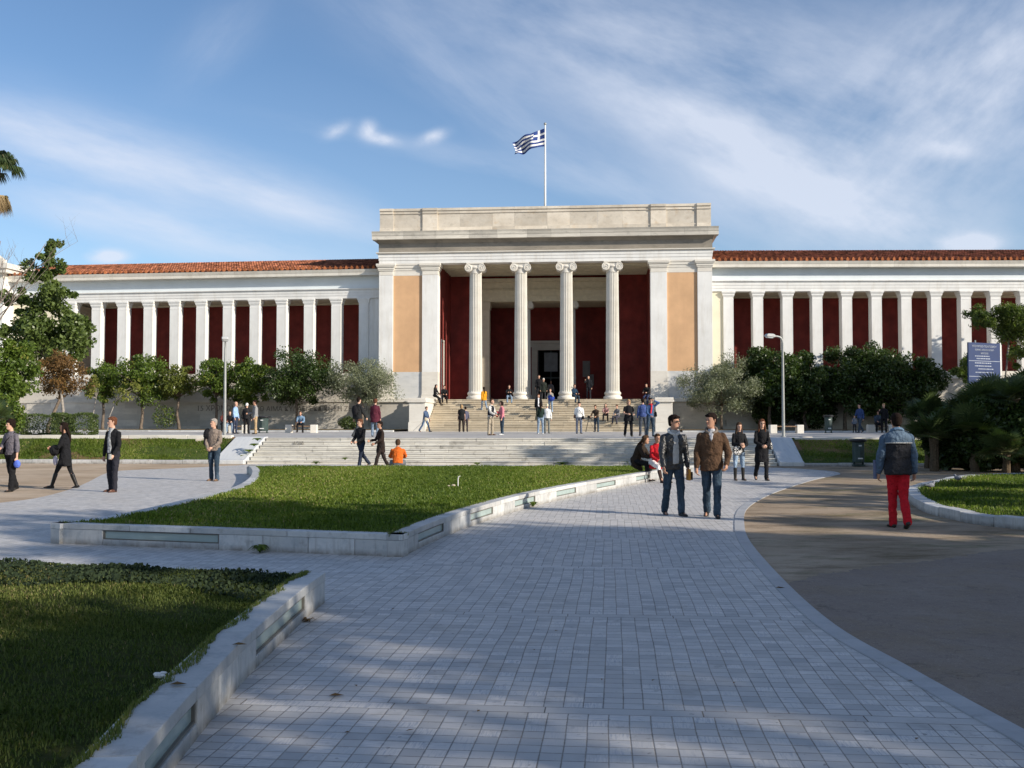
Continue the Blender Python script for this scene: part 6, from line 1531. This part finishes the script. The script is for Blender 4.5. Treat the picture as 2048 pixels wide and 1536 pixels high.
person('fair-haired woman in black jacket and light jeans carrying a patterned bag', foot(1478, 961), 1.64, 8, dict(L=(3, 3, 2), Rr=(0, 3, 0), aL=(18, 10, 74, -34), aR=(16, 10, 92, -30)), BLACK, JEANSL, BSHOE, HM, 'long', -0.06, 1.10, SKIN, True, True, boots=BSHOE, legw=.88, extras=(ex_blob('patterned_bag', cloth((0.03, 0.03, 0.03), pattern='blotch'), .0, -.14, .24, (.16, .07, .15)),))
person('woman in long black coat and sunglasses with a patterned shoulder bag', foot(1524, 961), 1.74, 0, dict(L=(10, 2, 2), Rr=(-10, 2, -34), aL=(18, 9, 62, -34), aR=(18, 9, 62, -34)), BLACK, BLACK, BSHOE, HBR, 'long', -0.38, 1.04, SKIN, True, True, glasses=True, top_name='coat', extras=(ex_bag(1, cloth((0.035, 0.035, 0.035), pattern='blotch'), .10, .14, .12),))
# --- on the edge walls of the lawn
pw = rw[min(range(len(rw)), key=lambda i: abs(1024+rw[i].x/rw[i].y*F-1300))]
person('woman in red top and white tights sitting on the lawn wall, hand at her mouth', Vector((pw.x+0.04, pw.y-.30, 0)), 1.70, 22, dict(L=(80, 4, 14), Rr=(74, 4, 30), aL=(30, 8, 135, -28), aR=(20, 10, 60, -20), lean=12), cloth((0.42, 0.012, 0.02)), cloth((0.75, 0.73, 0.72)), BSHOE, HM, 'straight', -0.16, 1.0, SKIN2, True, True, boots=cloth((0.05, 0.03, 0.025)), legw=.85, turn=-6, top_name='dress')
person('figure in dark brown coat sitting on the lawn wall, back to the viewer', Vector((pw.x-.46, pw.y+.10, 0)), 1.68, 62, dict(L=(78, 8, -6), Rr=(80, 8, 2), aL=(34, 8, 74, -20), aR=(30, 8, 80, -20), lean=26), cloth((0.035, 0.024, 0.017)), BLACK, BSHOE, HM, 'long', -0.20, 1.16, SKIN2, True, True, top_name='coat', turn=30)
pf = at(795, 900, 33.35)
person('man in bright orange jumper sitting with his back to the viewer at the lawn edge', Vector((pf.x, 33.45, -0.12)), 1.74, 186, dict(L=(96, 16, -8), Rr=(96, 16, -6), aL=(46, 16, 80, -10), aR=(46, 16, 80, -10), lean=24), cloth((0.62, 0.13, 0.018)), cloth((0.14, 0.15, 0.16)), BSHOE, HM, 'short', -0.03, 1.08, SKIN2, True, top_name='jumper', tilt=14)
person('man in dark jumper and blue jeans walking left between lawn and steps', P3(722, 36.2, 0), 1.77, -40, dict(L=(14, 2, 10), Rr=(-24, 2, -44), aL=(16, 8, 60, -20), aR=(16, 8, 56, -20)), BLACK, JEANSD, BSHOE, HBR, 'short', -0.05, 1.06, SKIN, True, turn=-10, top_name='jumper')
person('man in dark brown long coat walking left behind the man in jeans', P3(762, 35.8, 0), 1.72, -62, dict(L=(22, 2, 14), Rr=(-18, 2, -30), aL=(14, 8, 60, -12), aR=(20, 8, 80, -14)), cloth((0.025, 0.016, 0.013)), cloth((0.025, 0.018, 0.016)), BSHOE, HB, 'short', -0.26, 1.0, SKIN2, True, turn=0, top_name='coat')
# --- on the terrace
Z1 = PZ+0.004
person('man in black with a backpack at the top of the lower steps, back turned', P3(716, 44.2, Z1-.05), 1.78, 140, WALK, cloth((0.02, 0.021, 0.022)), cloth((0.05, 0.055, 0.06)), BSHOE, HB, 'short', -0.08, 1.15, SKIN, extras=(ex_blob('backpack', BLACK, .28, 0, -.2, (.16, .10, .22)),))
person('woman in maroon coat at the top of the lower steps, back turned', P3(750, 45.5, Z1), 1.66, 170, STAND, cloth((0.09, 0.018, 0.032)), JEANSL, BSHOE, HBR, 'curly', -0.26, 1.12, SKIN, female=True, top_name='coat')
person('bald man in light blue shirt facing two others near the left lamp post', P3(470, 57, Z1), 1.76, 80, STAND, cloth((0.30, 0.44, 0.66)), cloth((0.035, 0.045, 0.08)), BSHOE, HG, 'bald', -0.01, 1.1, SKIN, top_name='shirt')
person('person in black with a white knitted hat, between the two talking men', P3(493, 56, Z1), 1.66, 175, STAND, cloth((0.02, 0.02, 0.022)), BLACK, BSHOE, cloth((0.72, 0.70, 0.66)), 'knit', -0.06, 1.1, SKIN, extras=(ex_bag(1, BLACK, .1),))
person('man in grey jumper and tan trousers, rightmost of the three talkers', P3(511, 55, Z1), 1.80, -70, dict(STAND, aR=(20, 8, 80, -10)), cloth((0.25, 0.25, 0.25)), cloth((0.42, 0.30, 0.17)), BSHOE, HB, 'short', -0.03, 1.1, SKIN2, top_name='jumper')
person('red-haired person seated on the bench just left of the left lamp post', P3(447, 59.6, Z1), 1.7, 25, SIT, cloth((0.10, 0.03, 0.025)), BLACK, BSHOE, HBR, 'long', -0.05, 1.0, SKIN, female=True)
person('person in black jacket and jeans seated right of the left lamp post', P3(460, 59.6, Z1), 1.65, 10, SIT, BLACK, JEANSL, solid('white_shoe', (.7, .7, .7)), HM, 'short', -0.05, 1.0, SKIN)
person('man in blue denim jacket slumped on the bench under the largest citrus tree', P3(603, 60.7, Z1), 1.72, 0, dict(SIT, lean=30), cloth((0.16, 0.25, 0.36)), BLACK, BSHOE, HM, 'short', -0.04, 1.05, SKIN2, tilt=-20)
UNI = cloth((0.07, 0.11, 0.19))
person('man in blue shirt with a long-handled tool walking right at the foot of the stairs', P3(850, 67.3, Z1), 1.70, 60, dict(L=(26, 2, 16), Rr=(-18, 2, -36), aL=(10, 12, 20, 4), aR=(26, 10, 60, -6), lean=8), UNI, cloth((0.12, 0.18, 0.28)), BSHOE, HM, 'short', -0.03, 1.12, SKIN,
       extras=(ex_blob('apron', cloth((0.42, 0.38, 0.30)), .0, 0, .06, (.18, .12, .16)), ex_line('tool_handle', METAL, [(.15, -.22, .18), (-.30, -.30, -.05), (-.88, -.42, -.55)], .012)))
person('stocky fair-haired woman in black seen from behind at the foot of the stairs', P3(923, 66, Z1), 1.74, 185, STAND, BLACK, cloth((0.03, 0.022, 0.02)), BSHOE, HBL, 'bob', -0.12, 1.25, SKIN, sleeve='short', female=True, legw=1.15)
person('person in grey mostly hidden behind the stocky woman in black', P3(931, 67, Z1), 1.62, 185, STAND, cloth((0.10, 0.10, 0.15)), cloth((0.05, 0.04, 0.045)), BSHOE, HB, 'short', -0.05, 1.0, SKIN)
person('man in dark vest, white sleeves and beige trousers looking at a camera', P3(981, 50, Z1), 1.76, 60, dict(L=(3, 6, -2), Rr=(0, 6, -2), aL=(16, 8, 62, -8), aR=(18, 8, 66, -8), lean=5), cloth((0.60, 0.58, 0.54)), cloth((0.34, 0.29, 0.22)), BRSHOE, HM, 'short', -0.03, 1.12, SKIN, tilt=-18, legw=1.15, top_name='shirt',
       extras=(lambda root, J: remesh((lambda q: (loft(q, [(J['tp'](-.02), J['X']*.185*J['s'], J['F']*.142*J['s']), (J['tp'](.2), J['X']*.180*J['s'], J['F']*.14*J['s']), (J['tp'](.40), J['X']*.195*J['s'], J['F']*.148*J['s']), (J['tp'](.52), J['X']*.15*J['s'], J['F']*.10*J['s'])], 16), q)[1])(MB()), 'vest', cloth((0.018, 0.02, 0.028)), root, .016, 1), ex_camera()))
person('dark-haired woman in pink cardigan and jeans with a red bag', P3(1004, 51.5, Z1), 1.68, -70, dict(STAND, aR=(24, 8, 70, -10)), cloth((0.58, 0.20, 0.24)), JEANS, solid('white_shoe', (.7, .7, .7)), HB, 'bob', -0.02, 1.06, SKIN, female=True, top_name='cardigan', extras=(ex_blob('red_bag', cloth((0.40, 0.02, 0.03)), .16, -.05, .25, (.10, .08, .16)),))
person('person in dark green top and jeans at the stair foot, back turned, shoulder bag', P3(1081, 55.5, Z1), 1.68, 185, dict(STAND, aR=(30, 10, 100, -10)), cloth((0.015, 0.03, 0.024)), JEANSL, solid('white_shoe', (.7, .7, .7)), HB, 'pony', -0.02, 1.05, SKIN, female=True, extras=(ex_bag(1, cloth((0.05, 0.055, 0.04)), .0, .12, .12),))
person('person in white top with fair hair and grey trousers at the stair foot', P3(1094, 58, Z1), 1.66, 170, STAND, cloth((0.74, 0.74, 0.72)), cloth((0.17, 0.18, 0.17)), BSHOE, cloth((0.62, 0.55, 0.38)), 'knit', -0.02, 1.08, SKIN, top_name='top')
person('man in white sweatshirt and black cap with two camera bags', P3(1158, 56.5, Z1), 1.74, 165, STAND, cloth((0.78, 0.78, 0.76)), cloth((0.13, 0.15, 0.20)), BSHOE, BLACK, 'cap', -0.02, 1.14, SKIN, turn=-40, top_name='sweatshirt', extras=(ex_bag(-1, BLACK, -.02, .12, .11, cross=True), ex_bag(1, cloth((0.06, 0.03, 0.025)), .05, .1, .1, strap=False)))
def tripod(root, J):
    b = Vector((-0.42, -0.25, 0)); q = MB()
    for a in (0.4, 2.5, 4.6): q.tube([b+Vector((.42*math.cos(a), .30*math.sin(a), 0)), b+Vector((0, 0, .88))], .014, 6)
    q.box(b.x-.08, b.x+.10, b.y-.05, b.y+.05, .90, 1.02); o = q.build('tripod', BSHOE, None); o.parent = root
person('person in brown jacket and jeans bending over a tripod', P3(1193, 66.5, Z1), 1.74, -30, dict(STAND, aL=(30, 8, 60, -10), aR=(34, 8, 60, -6), lean=12), cloth((0.055, 0.038, 0.026)), JEANS, BSHOE, HM, 'short', -0.02, 1.05, SKIN2, extras=(tripod,))
person('fair-haired woman in loose black top and sunglasses walking toward the lower steps', P3(1257, 46.2, Z1), 1.66, 5, dict(L=(10, 4, 2), Rr=(-8, 4, -26), aL=(6, 16, 78, -8), aR=(10, 16, 80, -36)), BLACK, BLACK, solid('olive_shoe', (.08, .08, .05)), HBL, 'bob', -0.18, 1.22, SKIN, female=True, sleeve='short', glasses=True, legw=1.1, top_name='tunic')
person('woman in blue top with a red scarf, one arm raised to her head', P3(1301, 45.8, Z1), 1.70, 10, dict(L=(6, 3, -2), Rr=(-6, 3, -14), aL=(150, 46, 175, -66), aR=(10, 8, 50, -30)), cloth((0.05, 0.10, 0.22)), JEANS, BSHOE, HB, 'short', -0.04, 1.0, SKIN, female=True, top_name='top', extras=(ex_scarf(cloth((0.55, 0.03, 0.04))), ex_bag(1, BLACK, .12, .12, .13)))
person('person in blue jacket half hidden behind the woman with the red scarf', P3(1286, 48.5, Z1), 1.74, 185, STAND, cloth((0.05, 0.08, 0.22)), cloth((0.06, 0.07, 0.09)), BRSHOE, HB, 'short', -0.03, 1.05, SKIN)
# --- on the museum stairs
def stair(px, py):
    k = min(14, max(0, round((863-py)/4.6))); v = -5.3+(k-.5)*.33; Mi = P_(0, v)
    Y = Mi.y; u = 0
    for _ in range(3):
        x = at(px, 850, Y).x; u = (x-2.28)/math.cos(TH)-v*math.tan(TH)*0; q = P_(u, v); Y = q.y
    return Vector((at(px, 850, Y).x, Y, PZ+k*2.25/14+.004))
person('woman in mustard yellow jacket climbing the stairs', stair(968, 821), 1.66, 200, WALK, cloth((0.62, 0.28, 0.015)), JEANSL, BSHOE, HB, 'pony', -0.16, 1.12, SKIN2, female=True)
def plat(px, v=0.0, z=3.25):
    q = P_(0, v); x = at(px, 850, q.y).x; return Vector((x, q.y-(x-q.x)*math.tan(TH), z))
person('woman in black sitting on the left pedestal at the top of the stairs', plat(868, -1.9, 2.85), 1.64, 60, dict(L=(60, 6, 10), Rr=(70, 6, 20), aL=(26, 8, 60, -14), aR=(26, 8, 60, -14), lean=8), BLACK, BLACK, BSHOE, HB, 'long', -0.05, 1.0, SKIN, female=True)
person('man in black suit sitting on the top step beside the pedestal', stair(888, 806), 1.68, 10, SIT, BLACK, BLACK, BSHOE, HB, 'short', -0.05, 1.05, SKIN)
person('person in jeans reading on the top step between the left columns', stair(1018, 806), 1.68, 4, dict(SIT, aL=(40, 10, 100, -24), aR=(40, 10, 100, -24)), BLACK, JEANSL, BSHOE, HM, 'short', -0.05, 1.0, SKIN, tilt=-15)
person('person in navy jumper and jeans sitting on the top step at the third column', stair(1148, 806), 1.70, 30, dict(SIT, lean=4), cloth((0.02, 0.045, 0.08)), JEANS, BSHOE, HBR, 'short', -0.03, 1.05, SKIN)
person('man in black standing on the portico with an arm raised, right of the third column', plat(1177, -.35), 1.70, -20, dict(STAND, aR=(60, 10, 130, -20), aL=(0, 10, 8, 4)), cloth((0.015, 0.016, 0.02)), cloth((0.018, 0.02, 0.026)), BRSHOE, HB, 'short', -0.03, 1.05, SKIN)
person('man in black jacket standing in front of the museum door', plat(1078, -.3), 1.76, 0, STAND, BLACK, CHAR, BSHOE, HB, 'short', -0.08, 1.1, SKIN)
person('person in dark coat and pale cap beside the man before the door', plat(1087, -.75, 3.1), 1.64, 5, STAND, cloth((0.02, 0.025, 0.02)), CHAR, BSHOE, cloth((0.6, 0.55, 0.5)), 'cap', -0.22, 1.15, SKIN, top_name='coat')
person('man in open black jacket and white shirt coming down the stairs', stair(1077, 838), 1.76, 0, WALK2, BLACK, BLACK, BSHOE, HBR, 'short', -0.10, 1.1, SKIN, shirt=cloth((0.75, 0.75, 0.78)))
person('woman with a bright blue jacket tied over her arms on the stairs', stair(1101, 826), 1.66, -20, dict(STAND, aL=(40, 20, 140, -20), aR=(20, 12, 70, -20)), cloth((0.28, 0.27, 0.24)), JEANSL, BSHOE, HM, 'short', -0.03, 1.05, SKIN, female=True, extras=(ex_blob('blue_jacket', cloth((0.035, 0.07, 0.34)), .14, .08, .10, (.27, .16, .24)),))
person('person in pink and dark clothes seated midway up the stairs, head bowed', stair(1212, 843), 1.62, -10, dict(SIT, lean=22), cloth((0.36, 0.20, 0.19)), BLACK, BSHOE, HB, 'long', -0.03, 1.0, SKIN, female=True, tilt=-25)
person('person in grey lounging low on the stairs behind the woman in the loose top', stair(1236, 851), 1.66, -40, dict(SIT, lean=10), cloth((0.16, 0.16, 0.17)), cloth((0.06, 0.06, 0.08)), BSHOE, HBR, 'short', -0.03, 1.0, SKIN)
person('man in black jacket sitting on the right pedestal at the top of the stairs', plat(1293, -1.6, 2.85), 1.72, -30, dict(SIT, lean=16, L=(60, 6, 10), Rr=(64, 6, 0)), BLACK, cloth((0.03, 0.04, 0.09)), BSHOE, HB, 'short', -0.05, 1.2, SKIN)
person('visitor inside the dark museum doorway', plat(1102, 9.0), 1.70, 0, STAND, cloth((0.25, 0.24, 0.24)), CHAR, BSHOE, HM, 'short', -0.03, 1.0, SKIN)
# --- right terrace in the shade
person('person in blue sweater walking left in the shade of the right trees', P3(1720, 61.5, Z1), 1.76, -60, WALK, cloth((0.04, 0.07, 0.18)), cloth((0.06, 0.08, 0.11)), BSHOE, HB, 'short', -0.03, 1.08, SKIN, extras=(ex_blob('carrier_bag', cloth((0.5, 0.55, 0.65)), -.12, .0, -.02, (.06, .06, .14), 'R'),))
person('person in dark blue seated on the shaded bench in the right terrace', P3(1755, 61.7, Z1), 1.70, -5, SIT, cloth((0.05, 0.07, 0.10)), BLACK, BSHOE, HB, 'short', -0.03, 1.05, SKIN2)
person('person with pale hair standing in black beside the shaded bench', P3(1768, 60.8, Z1), 1.72, -30, dict(STAND, aR=(40, 10, 130, -10)), BLACK, BLACK, BSHOE, HBL, 'short', -0.10, 1.08, SKIN)
person('child in striped jumper standing by the walker in blue', P3(1709, 61, Z1), 1.02, -10, STAND, cloth((0.14, 0.16, 0.2)), CHAR, BSHOE, HB, 'short', -0.03, 1.05, SKIN)
flush_remesh()
